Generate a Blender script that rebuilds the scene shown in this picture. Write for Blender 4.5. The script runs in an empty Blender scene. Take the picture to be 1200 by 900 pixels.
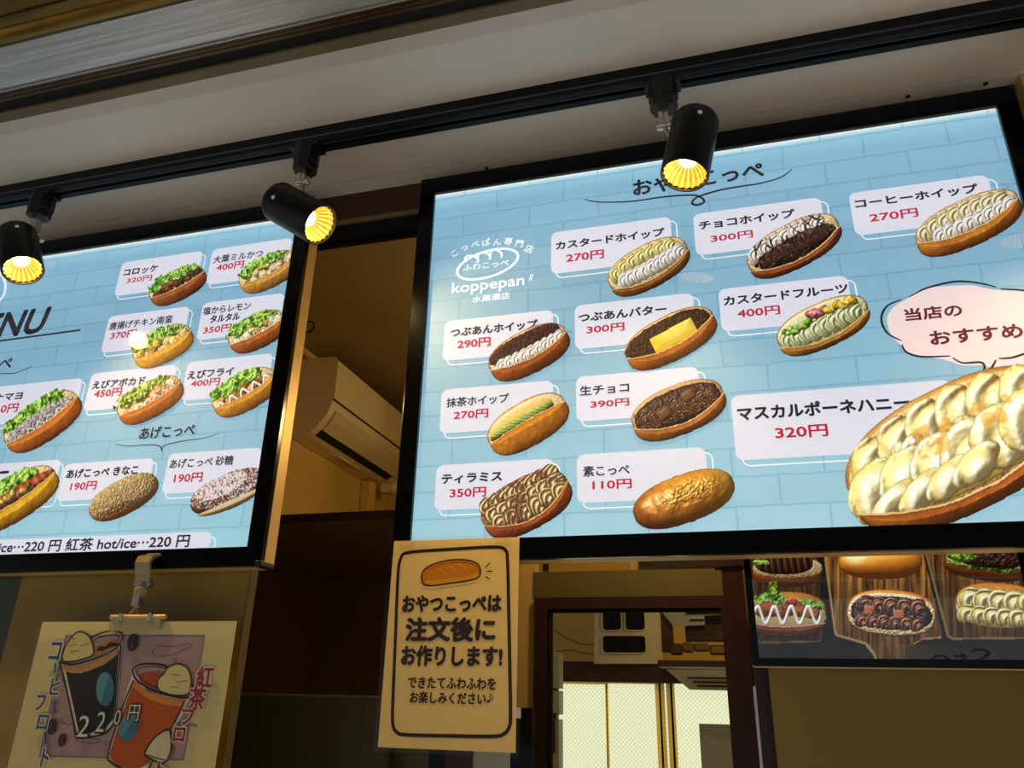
import bpy, math, random
import numpy as np
from mathutils import Vector, Matrix
random.seed(4)
SC = bpy.context.scene
COL = SC.collection
Z0 = 1.80            # the signs' lower picture edge stands 1.8 m above the floor

# ------------------------------------------------------------------ camera, sky, light, exposure
F = 905.0
RC = np.array([[0.96281019, 0.26937385, 0.02223129],
               [-0.08360973, 0.37039595, -0.92522346],
               [-0.25691624, 0.88895583, 0.37877079]])      # rows: camera right, down, forward
U_, _, V_ = np.linalg.svd(RC); RC = U_ @ V_
CP = np.array([0.51455534, -1.1967168, -0.24078239])
cam_d = bpy.data.cameras.new('camera'); cam = bpy.data.objects.new('camera', cam_d); COL.objects.link(cam)
cam_d.sensor_width = 36.0; cam_d.lens = F / 1200 * 36.0; cam_d.clip_start = 0.02
m = Matrix.Identity(4)
for i in range(3):
    m[i][0] = RC[0][i]; m[i][1] = -RC[1][i]; m[i][2] = -RC[2][i]; m[i][3] = CP[i] + (Z0 if i == 2 else 0)
cam.matrix_world = m
SC.camera = cam
w = bpy.data.worlds.new('sky'); SC.world = w; w.use_nodes = True
w.node_tree.nodes['Background'].inputs[0].default_value = (0.80, 0.90, 1.0, 1)
w.node_tree.nodes['Background'].inputs[1].default_value = 0.32
SC.view_settings.view_transform = 'Standard'; SC.view_settings.look = 'None'
SC.view_settings.exposure = 0.0; SC.view_settings.gamma = 1.0; SC.view_settings.use_curve_mapping = False
SC.cycles.max_bounces = 6; SC.cycles.transparent_max_bounces = 12
SC.cycles.sample_clamp_indirect = 4.0; SC.cycles.use_denoising = True

def area(name, loc, size, energy, color, rot=(0, 0, 0), sy=None):
    d = bpy.data.lights.new(name, 'AREA'); d.energy = energy; d.color = color; d.size = size
    if sy: d.shape = 'RECTANGLE'; d.size_y = sy
    o = bpy.data.objects.new(name, d); COL.objects.link(o)
    o.location = (loc[0], loc[1], loc[2] + Z0); o.rotation_euler = rot
    return o
def bulb(name, loc, energy, color, r=.06):
    d = bpy.data.lights.new(name, 'POINT'); d.energy = energy; d.color = color; d.shadow_soft_size = r
    o = bpy.data.objects.new(name, d); COL.objects.link(o); o.location = (loc[0], loc[1], loc[2] + Z0); return o
bulb('kitchen_lamp', (.35, 1.0, .62), 11.0, (1, .68, .25))
bulb('back_room_lamp', (.9, 2.7, .55), 9.0, (1, .78, .40))
for ix in (-2.2, .6, 3.2):      # added fill lights out of view: floor bounce brightens the soffit
    a_ = area('floor_bounce_fill', (ix, -3.6, .93), 1.2, 72.0, (1, .93, .84)); a_.data.spread = math.radians(120)

# ------------------------------------------------------------------ pixel -> place on a vertical plane y = const
def Q(px, py, y=0.0):
    d = RC.T @ np.array([(px - 600) / F, (py - 450) / F, 1.0]); k = (y - CP[1]) / d[1]
    p = CP + k * d
    return float(p[0]), float(p[2])
def X(px, py, y): return Q(px, py, y)[0]
def Zp(px, py, y): return Q(px, py, y)[1]

# ------------------------------------------------------------------ materials
def lin(c):
    r = []
    for v in c[:3]:
        v = v / 255.0
        r.append(v / 12.92 if v <= .04045 else ((v + .055) / 1.055) ** 2.4)
    return tuple(r)
def linA(a):
    a = np.clip(a, 0, 1)
    return np.where(a <= .04045, a / 12.92, ((a + .055) / 1.055) ** 2.4)

def mat(name, c, rough=.5, metal=0, var=.12, scale=8, bump=0, bscale=60, stretch=(1, 1, 1), spec=.5, c2=None, emit=None, es=0):
    M = bpy.data.materials.new(name); M.use_nodes = True; n = M.node_tree.nodes; l = M.node_tree.links
    b = n['Principled BSDF']; c = lin(c); c2 = lin(c2) if c2 else tuple(v * (1 - var) for v in c)
    tc = n.new('ShaderNodeTexCoord'); mp = n.new('ShaderNodeMapping'); mp.inputs['Scale'].default_value = stretch
    l.new(tc.outputs['Object'], mp.inputs[0])
    nz = n.new('ShaderNodeTexNoise'); nz.inputs['Scale'].default_value = scale; nz.inputs['Detail'].default_value = 5
    l.new(mp.outputs[0], nz.inputs[0])
    cr = n.new('ShaderNodeValToRGB'); cr.color_ramp.elements[0].position = .3; cr.color_ramp.elements[1].position = .7
    cr.color_ramp.elements[0].color = (*c2, 1); cr.color_ramp.elements[1].color = (*c, 1)
    l.new(nz.outputs[0], cr.inputs[0]); l.new(cr.outputs[0], b.inputs['Base Color'])
    b.inputs['Roughness'].default_value = rough; b.inputs['Metallic'].default_value = metal
    b.inputs['Specular IOR Level'].default_value = spec
    if bump:
        n2 = n.new('ShaderNodeTexNoise'); n2.inputs['Scale'].default_value = bscale; l.new(mp.outputs[0], n2.inputs[0])
        bp = n.new('ShaderNodeBump'); bp.inputs['Strength'].default_value = bump; bp.inputs['Distance'].default_value = .002
        l.new(n2.outputs[0], bp.inputs['Height']); l.new(bp.outputs[0], b.inputs['Normal'])
    if emit:
        b.inputs['Emission Color'].default_value = (*lin(emit), 1); b.inputs['Emission Strength'].default_value = es
    return M

def mat_print(name, emission, diffuse, rough=.6, spec=.3):
    """ink: the colour of each point is the printed colour stored on the flat piece"""
    M = bpy.data.materials.new(name); M.use_nodes = True; n = M.node_tree.nodes; l = M.node_tree.links
    b = n['Principled BSDF']; a = n.new('ShaderNodeAttribute'); a.attribute_name = 'Col'
    mx = n.new('ShaderNodeMixRGB'); mx.blend_type = 'MULTIPLY'; mx.inputs[0].default_value = 1
    mx.inputs[2].default_value = (diffuse,) * 3 + (1,)
    nz = n.new('ShaderNodeTexNoise'); nz.inputs['Scale'].default_value = 14
    mr = n.new('ShaderNodeMapRange'); mr.inputs[3].default_value = .93; mr.inputs[4].default_value = 1.04
    l.new(nz.outputs[0], mr.inputs[0])
    mv = n.new('ShaderNodeMixRGB'); mv.blend_type = 'MULTIPLY'; mv.inputs[0].default_value = 1
    l.new(a.outputs[0], mv.inputs[1]); l.new(mr.outputs[0], mv.inputs[2])
    l.new(mv.outputs[0], mx.inputs[1]); l.new(mx.outputs[0], b.inputs['Base Color'])
    b.inputs['Roughness'].default_value = rough; b.inputs['Specular IOR Level'].default_value = spec
    if emission:
        l.new(mv.outputs[0], b.inputs['Emission Color']); b.inputs['Emission Strength'].default_value = emission
    return M

def mat_pane(name, rough=.0, tint=(1, 1, 1), fac=1.0):
    M = bpy.data.materials.new(name); M.use_nodes = True; n = M.node_tree.nodes; l = M.node_tree.links
    n.remove(n['Principled BSDF']); out = n['Material Output']
    t = n.new('ShaderNodeBsdfTransparent'); t.inputs[0].default_value = (*tint, 1)
    g = n.new('ShaderNodeBsdfGlossy'); g.inputs['Roughness'].default_value = rough
    nz = n.new('ShaderNodeTexNoise'); nz.inputs['Scale'].default_value = 3
    mr = n.new('ShaderNodeMapRange'); mr.inputs[3].default_value = rough; mr.inputs[4].default_value = rough * 1.6
    l.new(nz.outputs[0], mr.inputs[0]); l.new(mr.outputs[0], g.inputs['Roughness'])
    ge = n.new('ShaderNodeNewGeometry'); dt = n.new('ShaderNodeVectorMath'); dt.operation = 'DOT_PRODUCT'
    l.new(ge.outputs['Incoming'], dt.inputs[0]); l.new(ge.outputs['Normal'], dt.inputs[1])
    def mth(op, a, b=None, v=None):
        q = n.new('ShaderNodeMath'); q.operation = op; l.new(a, q.inputs[0])
        if v is not None: q.inputs[1].default_value = v
        return q.outputs[0]
    ab = mth('ABSOLUTE', dt.outputs['Value']); om = n.new('ShaderNodeMath'); om.operation = 'SUBTRACT'; om.inputs[0].default_value = 1; l.new(ab, om.inputs[1])
    pw = mth('POWER', om.outputs[0], v=5); sc_ = mth('MULTIPLY', pw, v=.96); ad = mth('ADD', sc_, v=.04); mu = n.new('ShaderNodeMath'); mu.operation = 'MULTIPLY'; mu.inputs[1].default_value = fac; l.new(ad, mu.inputs[0])
    s = n.new('ShaderNodeMixShader'); l.new(mu.outputs[0], s.inputs[0]); l.new(t.outputs[0], s.inputs[1]); l.new(g.outputs[0], s.inputs[2])
    l.new(s.outputs[0], out.inputs[0])
    return M

def mat_screen(name):
    """backlit film printed with a pale blue brick wall, brighter where the edge LEDs sit"""
    M = bpy.data.materials.new(name); M.use_nodes = True; n = M.node_tree.nodes; l = M.node_tree.links
    b = n['Principled BSDF']; tc = n.new('ShaderNodeTexCoord'); sp = n.new('ShaderNodeSeparateXYZ'); l.new(tc.outputs['Object'], sp.inputs[0])
    cb = n.new('ShaderNodeCombineXYZ'); l.new(sp.outputs[0], cb.inputs[0]); l.new(sp.outputs[2], cb.inputs[1])
    nd = n.new('ShaderNodeTexNoise'); nd.inputs['Scale'].default_value = 25; l.new(cb.outputs[0], nd.inputs[0])
    vm = n.new('ShaderNodeVectorMath'); vm.operation = 'MULTIPLY_ADD'; vm.inputs[1].default_value = (.006, .006, 0)
    l.new(nd.outputs['Color'], vm.inputs[0]); l.new(cb.outputs[0], vm.inputs[2])
    br = n.new('ShaderNodeTexBrick'); br.inputs['Scale'].default_value = 1; br.inputs['Brick Width'].default_value = .132
    br.inputs['Row Height'].default_value = .046; br.inputs['Mortar Size'].default_value = .0026; br.inputs['Mortar Smooth'].default_value = .9
    br.inputs['Color1'].default_value = (1, 1, 1, 1); br.inputs['Color2'].default_value = (.93, .95, .96, 1); br.inputs['Mortar'].default_value = (.66, .76, .82, 1)
    l.new(vm.outputs[0], br.inputs[0])
    mr = n.new('ShaderNodeMapRange'); mr.inputs[1].default_value = Z0; mr.inputs[2].default_value = Z0 + .694; l.new(sp.outputs[2], mr.inputs[0])
    cr = n.new('ShaderNodeValToRGB'); e = cr.color_ramp.elements
    e[0].position = 0; e[0].color = (.40, .68, .78, 1); e[1].position = 1; e[1].color = (.95, 1.0, 1.0, 1)
    for p, c in ((.012, (.36, .64, .75)), (.3, (.29, .54, .67)), (.70, (.225, .44, .59)), (.94, (.25, .50, .68)), (.985, (.34, .64, .78))):
        q = e.new(p); q.color = (*c, 1)
    l.new(mr.outputs[0], cr.inputs[0])
    mx = n.new('ShaderNodeMixRGB'); mx.blend_type = 'MULTIPLY'; mx.inputs[0].default_value = 1
    l.new(cr.outputs[0], mx.inputs[1]); l.new(br.outputs[0], mx.inputs[2])
    n2 = n.new('ShaderNodeTexNoise'); n2.inputs['Scale'].default_value = 1; n2.inputs['Detail'].default_value = 6
    mp = n.new('ShaderNodeMapping'); mp.inputs['Scale'].default_value = (7, 30, 1); l.new(cb.outputs[0], mp.inputs[0]); l.new(mp.outputs[0], n2.inputs[0])
    m2 = n.new('ShaderNodeMapRange'); m2.inputs[3].default_value = .9; m2.inputs[4].default_value = 1.1; l.new(n2.outputs[0], m2.inputs[0])
    m3 = n.new('ShaderNodeMixRGB'); m3.blend_type = 'MULTIPLY'; m3.inputs[0].default_value = 1
    l.new(mx.outputs[0], m3.inputs[1]); l.new(m2.outputs[0], m3.inputs[2])
    l.new(m3.outputs[0], b.inputs['Emission Color']); b.inputs['Emission Strength'].default_value = .95
    b.inputs['Base Color'].default_value = (.12, .18, .2, 1); b.inputs['Roughness'].default_value = .5
    return M

def mat_window(name):
    M = bpy.data.materials.new(name); M.use_nodes = True; n = M.node_tree.nodes; l = M.node_tree.links
    b = n['Principled BSDF']; tc = n.new('ShaderNodeTexCoord'); mp = n.new('ShaderNodeMapping')
    mp.inputs['Rotation'].default_value = (0, math.radians(45), 0); l.new(tc.outputs['Object'], mp.inputs[0])
    ws = []
    for ax in ('X', 'Z'):
        wv = n.new('ShaderNodeTexWave'); wv.bands_direction = ax; wv.inputs['Scale'].default_value = 19; wv.inputs['Distortion'].default_value = .3
        l.new(mp.outputs[0], wv.inputs[0]); ws.append(wv)
    mm = n.new('ShaderNodeMath'); mm.operation = 'MULTIPLY'; l.new(ws[0].outputs['Fac'], mm.inputs[0]); l.new(ws[1].outputs['Fac'], mm.inputs[1])
    cr = n.new('ShaderNodeValToRGB'); cr.color_ramp.elements[0].color = (*lin((218, 224, 174)), 1); cr.color_ramp.elements[1].color = (*lin((252, 253, 216)), 1)
    cr.color_ramp.elements[1].position = .45; l.new(mm.outputs[0], cr.inputs[0])
    l.new(cr.outputs[0], b.inputs['Emission Color']); b.inputs['Emission Strength'].default_value = .9
    b.inputs['Base Color'].default_value = (.3, .32, .25, 1)
    return M

M_ceil = mat('soffit_board', (220, 214, 205), .7, var=.05, scale=5, bump=.15, bscale=200)
M_strip = mat('soffit_edge', (206, 196, 188), .6, var=.05)
M_olive = mat('olive_trim', (112, 98, 62), .6, var=.2)
M_black = mat('black_enamel', (12, 12, 13), .35, var=.3, spec=.4)
M_gap = mat('dark_groove', (8, 7, 6), .9)
M_bronze = mat('bronze_rail', (92, 66, 30), .42, .5, var=.4, scale=4, stretch=(1, 30, 30))
M_alu = mat('brushed_aluminium', (222, 222, 222), .42, .6, scale=3, c2=(186, 178, 168), stretch=(1.2, 40, 40), bump=.2, bscale=30)
M_brass = mat('brass_rail', (150, 116, 44), .36, .8, scale=9, c2=(104, 76, 30), stretch=(1, 10, 10), bump=.3, bscale=90)
M_silver = mat('champagne_side', (236, 196, 128), .4, .35, var=.06)
M_chrome = mat('chrome', (200, 192, 180), .2, .95, var=.1)
M_track = mat('track_black', (16, 16, 17), .5, var=.2, scale=3, spec=.2)
M_track2 = mat('track_lip', (62, 66, 72), .5, var=.2, scale=3)
M_lampbody = mat('lamp_black', (15, 13, 12), .36, var=.3, spec=.35)
M_white = mat('white_dot', (225, 225, 225), .5, emit=(225, 225, 225), es=.05)
M_refl = mat('gold_reflector_glow', (255, 206, 110), .24, .9, var=.1, emit=(255, 196, 92), es=1.55)  # gold cup; added glow stands in for LED light on the bright facets
M_refl2 = mat('gold_reflector_dim_glow', (235, 170, 70), .24, .9, var=.1, emit=(255, 170, 50), es=.6)  # dimmer glow on every other facet paints the ray pattern
M_led = mat('lit_led', (255, 240, 200), .5, emit=(255, 228, 150), es=26.0)
M_woodd = mat('dark_brown_wood', (74, 38, 14), .5, scale=3, c2=(52, 26, 10), stretch=(1, 12, 12))
M_woodv = mat('dark_brown_post', (62, 28, 14), .4, scale=3, c2=(44, 18, 9), stretch=(12, 12, 1))
M_ochre = mat('ochre_wall', (214, 178, 96), .75, var=.08, bump=.1, bscale=150)
M_cream = mat('cream_wall', (226, 184, 92), .75, var=.05)
M_kceil = mat('kitchen_ceiling', (150, 128, 84), .8, var=.08)
M_trans = mat('olive_transom', (104, 92, 36), .5, var=.08, scale=3)
M_panel = mat('olive_panel', (146, 118, 30), .35, var=.08, scale=3)
M_panelg = mat('dark_green_panel', (66, 68, 40), .35, var=.1, scale=3)
M_panelk = mat('greenish_black_panel', (72, 68, 28), .45, var=.12, scale=3)
M_alc = mat('dark_brown_board', (128, 92, 44), .6, scale=4, var=.15)
M_ac = mat('ac_plastic', (228, 212, 170), .32, var=.03)
M_ac2 = mat('ac_flap', (214, 200, 160), .12, var=.03, spec=.8)
M_win = mat_window('frosted_window_glass')
M_grey = mat('grey_cabinet', (176, 178, 160), .5, var=.08)
M_floor = mat('grey_floor', (170, 164, 152), .7, var=.2, scale=3)
M_gloss = mat('black_gloss', (8, 7, 7), .16, var=.1, spec=.22)
M_plast = mat('clear_plastic', (226, 206, 150), .14, var=.05, spec=.8)
M_plast.node_tree.nodes['Principled BSDF'].inputs['Transmission Weight'].default_value = .62
M_film = mat_pane('laminate_film', .10, (.985, .975, .95), .35)
M_cover = mat_pane('acrylic_cover', .03, (1, 1, 1), 1.0)
M_lit = mat_print('backlit_print', .92, .34)
M_tv = mat_print('poster_print', .86, .2, .25, .5)
M_paper = mat_print('paper_print', 0, .92, .75, .15)
M_glass = mat_pane('screen_glass', .004)
M_screen = mat_screen('backlit_brick_film')

# ------------------------------------------------------------------ mesh helpers (coordinates are relative to the sign's lower left corner)
def obj(name, V, Fs, m, parent=None, smooth=False, cols=None):
    me = bpy.data.meshes.new(name)
    me.from_pydata([(v[0], v[1], v[2] + Z0) for v in V], [], Fs)
    me.materials.append(m); me.update()
    if smooth: me.polygons.foreach_set('use_smooth', [True] * len(me.polygons))
    if cols is not None:
        a = me.color_attributes.new('Col', 'FLOAT_COLOR', 'POINT')
        c = np.ones((len(V), 4), 'f'); c[:, :3] = cols; a.data.foreach_set('color', c.ravel())
    o = bpy.data.objects.new(name, me); COL.objects.link(o)
    if parent is not None:
        o.parent = parent; o.matrix_parent_inverse = Matrix.Translation(-Vector(parent.location)) if parent.type == 'EMPTY' else Matrix.Identity(4)
    return o
def thing(name, label, cat, loc, group=None):
    o = bpy.data.objects.new(name, None); COL.objects.link(o); o.empty_display_size = .05
    o.location = (loc[0], loc[1], loc[2] + Z0); o['label'] = label; o['category'] = cat
    if group: o['group'] = group
    return o
def tag(o, label, cat, group=None):
    o['label'] = label; o['category'] = cat
    if group: o['group'] = group
    return o
def struct(o): o['kind'] = 'structure'; return o
def boxg(x0, x1, y0, y1, z0, z1):
    V = [(x, y, z) for z in (z0, z1) for y in (y0, y1) for x in (x0, x1)]
    return V, [(0, 2, 3, 1), (4, 5, 7, 6), (0, 1, 5, 4), (2, 6, 7, 3), (0, 4, 6, 2), (1, 3, 7, 5)]
def merge(*gs):
    V = []; Fs = []
    for v, f in gs:
        n = len(V); V += list(v); Fs += [tuple(i + n for i in q) for q in f]
    return V, Fs
def box(name, x0, x1, y0, y1, z0, z1, m, parent=None, bev=0):
    o = obj(name, *boxg(min(x0, x1), max(x0, x1), min(y0, y1), max(y0, y1), min(z0, z1), max(z0, z1)), m, parent)
    if bev: bevel(o, bev)
    return o
def bevel(o, w, seg=2):
    b = o.modifiers.new('edge', 'BEVEL'); b.width = w; b.segments = seg; b.limit_method = 'ANGLE'
def frame_axes(d):
    d = Vector(d).normalized(); a = Vector((0, 0, 1)) if abs(d.z) < .9 else Vector((0, 1, 0))
    u = d.cross(a).normalized(); return d, u, d.cross(u)
def latheg(prof, org, axis, n=40):
    """prof: (distance along axis, radius)"""
    d, u, v = frame_axes(axis); o = Vector(org); V = []; Fs = []
    for t, r in prof:
        for i in range(n):
            a = 2 * math.pi * i / n; V.append(tuple(o + d * t + (u * math.cos(a) + v * math.sin(a)) * max(r, 1e-5)))
    for k in range(len(prof) - 1):
        for i in range(n):
            j = (i + 1) % n; Fs.append((k * n + i, k * n + j, (k + 1) * n + j, (k + 1) * n + i))
    return V, Fs
def tubeg(pts, r, n=12):
    V = []; Fs = []; P = [Vector(p) for p in pts]
    for k, p in enumerate(P):
        t = (P[min(k + 1, len(P) - 1)] - P[max(k - 1, 0)]); d, u, v = frame_axes(t)
        for i in range(n):
            a = 2 * math.pi * i / n; V.append(tuple(p + (u * math.cos(a) + v * math.sin(a)) * r))
    for k in range(len(P) - 1):
        for i in range(n):
            j = (i + 1) % n; Fs.append((k * n + i, k * n + j, (k + 1) * n + j, (k + 1) * n + i))
    Fs += [tuple(range(n)), tuple(range((len(P) - 1) * n, len(P) * n))]
    return V, Fs
def profx(prof, x0, x1):
    """closed (y, z) profile drawn out along x"""
    n = len(prof); V = [(x0, y, z) for y, z in prof] + [(x1, y, z) for y, z in prof]
    Fs = [(i, (i + 1) % n, n + (i + 1) % n, n + i) for i in range(n)] + [tuple(range(n)), tuple(range(2 * n - 1, n - 1, -1))]
    return V, Fs
def extr(poly, axis, a, b):
    """closed 2D polygon extruded between a and b along 'x','y' or 'z'"""
    n = len(poly)
    def P(p, t): return {'x': (t, p[0], p[1]), 'y': (p[0], t, p[1]), 'z': (p[0], p[1], t)}[axis]
    return [P(p, a) for p in poly] + [P(p, b) for p in poly], [(i, (i + 1) % n, n + (i + 1) % n, n + i) for i in range(n)] + [tuple(range(n)), tuple(range(2 * n - 1, n - 1, -1))]
def rrect(x0, z0, x1, z1, r, n=6, cut=None):
    P = []
    for cx, cz, a0 in ((x1 - r, z1 - r, 0), (x0 + r, z1 - r, 90), (x0 + r, z0 + r, 180), (x1 - r, z0 + r, 270)):
        for i in range(n + 1):
            a = math.radians(a0 + 90 * i / n); P.append((cx + r * math.cos(a), cz + r * math.sin(a)))
    return P
def ringg(outer, inner, y0, y1):
    """frame between two loops of equal length, y0 front and y1 back"""
    n = len(outer); V = [(p[0], y, p[1]) for y in (y0, y1) for L in (outer, inner) for p in L]; Fs = []
    for i in range(n):
        j = (i + 1) % n
        Fs += [(i, j, n + j, n + i), (2 * n + i, 3 * n + i, 3 * n + j, 2 * n + j), (i, 2 * n + i, 2 * n + j, j), (n + i, n + j, 3 * n + j, 3 * n + i)]
    return V, Fs

# ------------------------------------------------------------------ flat print: filled shapes, strokes, lettering
def smooth(P, k=8, closed=False):
    P = [np.array(p, float) for p in P]; n = len(P); out = []
    rng = range(n) if closed else range(n - 1)
    for i in rng:
        if closed: a, b, c, d = P[i - 1], P[i], P[(i + 1) % n], P[(i + 2) % n]
        else: a, b, c, d = P[max(i - 1, 0)], P[i], P[i + 1], P[min(i + 2, n - 1)]
        for t in np.arange(k) / k:
            out.append(.5 * (2 * b + (c - a) * t + (2 * a - 5 * b + 4 * c - d) * t * t + (3 * b - a - 3 * c + d) * t ** 3))
    if not closed: out.append(P[-1])
    return out
LAY = .00035
class Draw:
    """coloured flat pieces on the vertical plane y; positions read off the photograph through (ox, oy, scale)"""
    def __init__(s, y, ox=0, oy=0, sc=1): s.y, s.ox, s.oy, s.sc = y, ox, oy, sc; s.V = []; s.F = []; s.C = []
    def q(s, p): return Q(s.ox + p[0] / s.sc, s.oy + p[1] / s.sc, s.y)
    def add(s, V2, F2, c, lay):
        n = len(s.V); s.V += [(v[0], s.y - lay * LAY, v[1]) for v in V2]; s.F += [tuple(i + n for i in f) for f in F2]; s.C += [lin(c)] * len(V2); return s
    def fillw(s, P, c, lay=0): return s.add(P, [tuple(range(len(P)))], c, lay)
    def fill(s, P, c, lay=0, sm=0):
        W = [s.q(p) for p in P]
        if sm: W = smooth(W, sm, True)
        return s.fillw(W, c, lay)
    def strokew(s, W, wd, c, lay=0, closed=False, taper=False):
        W = [np.array(p, float) for p in W]; n = len(W); V2 = []
        for i in range(n):
            a = W[i - 1] if (i or closed) else W[0]; b = W[(i + 1) % n] if (i < n - 1 or closed) else W[-1]
            t = b - a; t /= (np.hypot(*t) + 1e-9); nn = np.array((-t[1], t[0])) * wd / 2
            if taper: nn = nn * (.35 + .65 * math.sin(math.pi * (i + .3) / (n - .4)) ** .6)
            V2 += [W[i] + nn, W[i] - nn]
        F2 = [(2 * i, 2 * i + 1, (2 * i + 3) % (2 * n), (2 * i + 2) % (2 * n)) for i in range(n if closed else n - 1)]
        return s.add(V2, F2, c, lay)
    def stroke(s, P, wd, c, lay=0, closed=False, sm=6, taper=False):
        W = [s.q(p) for p in P]
        if sm: W = smooth(W, sm, closed)
        return s.strokew(W, wd, c, lay, closed, taper)
    def build(s, name, m, parent=None):
        return obj(name, s.V, s.F, m, parent, cols=np.array(s.C))
def ell2(cx, cy, rx, ry, rot=0, n=40, a0=0, a1=360):
    r = math.radians(rot); P = []
    for i in range(n + (a1 - a0 < 360)):
        a = math.radians(a0 + (a1 - a0) * i / n); x, y = rx * math.cos(a), ry * math.sin(a)
        P.append((cx + x * math.cos(r) - y * math.sin(r), cy + x * math.sin(r) + y * math.cos(r)))
    return P
FONT = {}
def glyphs(body, off, shear=0, space=1.0):
    k = (body, off, shear, space)
    if k not in FONT:
        c = bpy.data.curves.new('lettering', 'FONT'); c.body = body; c.size = 1; c.resolution_u = 3; c.offset = off; c.shear = shear
        c.space_character = space; c.fill_mode = 'FRONT'
        o = bpy.data.objects.new('lettering_source', c); COL.objects.link(o); bpy.context.view_layer.update()
        me = bpy.data.meshes.new_from_object(o.evaluated_get(bpy.context.evaluated_depsgraph_get()))
        V = np.array([v.co[:2] for v in me.vertices]); Fs = [tuple(p.vertices) for p in me.polygons]
        bpy.data.objects.remove(o); bpy.data.curves.remove(c); bpy.data.meshes.remove(me)
        FONT[k] = (V, Fs)
    return FONT[k]
def text(D, body, bl, tr, c, lay=5, off=.02, shear=0, rot=None, emz=None, space=1.0):
    """fits the lettering between its lower left and upper right points"""
    V, Fs = glyphs(body, 0, shear, space)
    lo, hi = V.min(0), V.max(0); a = np.array(D.q(bl)); b = np.array(D.q(tr)) if rot is None else None
    if rot is None:
        if emz: b = np.array((b[0], a[1] + (hi - lo)[1] * emz))
        W = a + (V - lo) / (hi - lo) * (b - a); em = abs((b - a)[1] / (hi - lo)[1])
    else:                      # centred on bl, em size tr (metres), rotated
        r = math.radians(rot); k = em = tr; P = (V - (lo + hi) / 2) * k
        W = np.stack([P[:, 0] * math.cos(r) - P[:, 1] * math.sin(r), P[:, 0] * math.sin(r) + P[:, 1] * math.cos(r)], 1) + a
    D.add([tuple(p) for p in W], Fs, c, lay)
    if off > .008:             # heavier strokes
        for i in range(6):
            t = math.radians(60 * i + 15); D.add([(p[0] + math.cos(t) * off * em, p[1] + math.sin(t) * off * em) for p in W], Fs, c, lay + .02 * (i + 1))
    return D
# ------------------------------------------------------------------ printed food photographs: fine flat grids coloured point by point
def vnoise(x, y, seed):
    xi = np.floor(x).astype(np.int64); yi = np.floor(y).astype(np.int64); fx = x - xi; fy = y - yi
    fx = fx * fx * (3 - 2 * fx); fy = fy * fy * (3 - 2 * fy)
    def h(a, b):
        v = (a * 374761393 + b * 668265263 + seed * 974711) & 0xffffffff
        v = ((v ^ (v >> 13)) * 1274126177) & 0xffffffff
        return ((v ^ (v >> 16)) & 0xffff) / 65535.0
    return (h(xi, yi) * (1 - fx) + h(xi + 1, yi) * fx) * (1 - fy) + (h(xi, yi + 1) * (1 - fx) + h(xi + 1, yi + 1) * fx) * fy
def fbm(x, y, seed, o=4):
    s = 0; a = .5; t = 0
    for i in range(o): s = s + a * vnoise(x * 2 ** i, y * 2 ** i, seed + i * 7); t += a; a *= .55
    return s / t
def mixc(a, b, t):
    t = np.clip(t, 0, 1)[..., None]; return np.asarray(a, float) * (1 - t) + np.asarray(b, float) * t
LT = np.array((-.38, .62, .69)); LT /= np.linalg.norm(LT)
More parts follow.
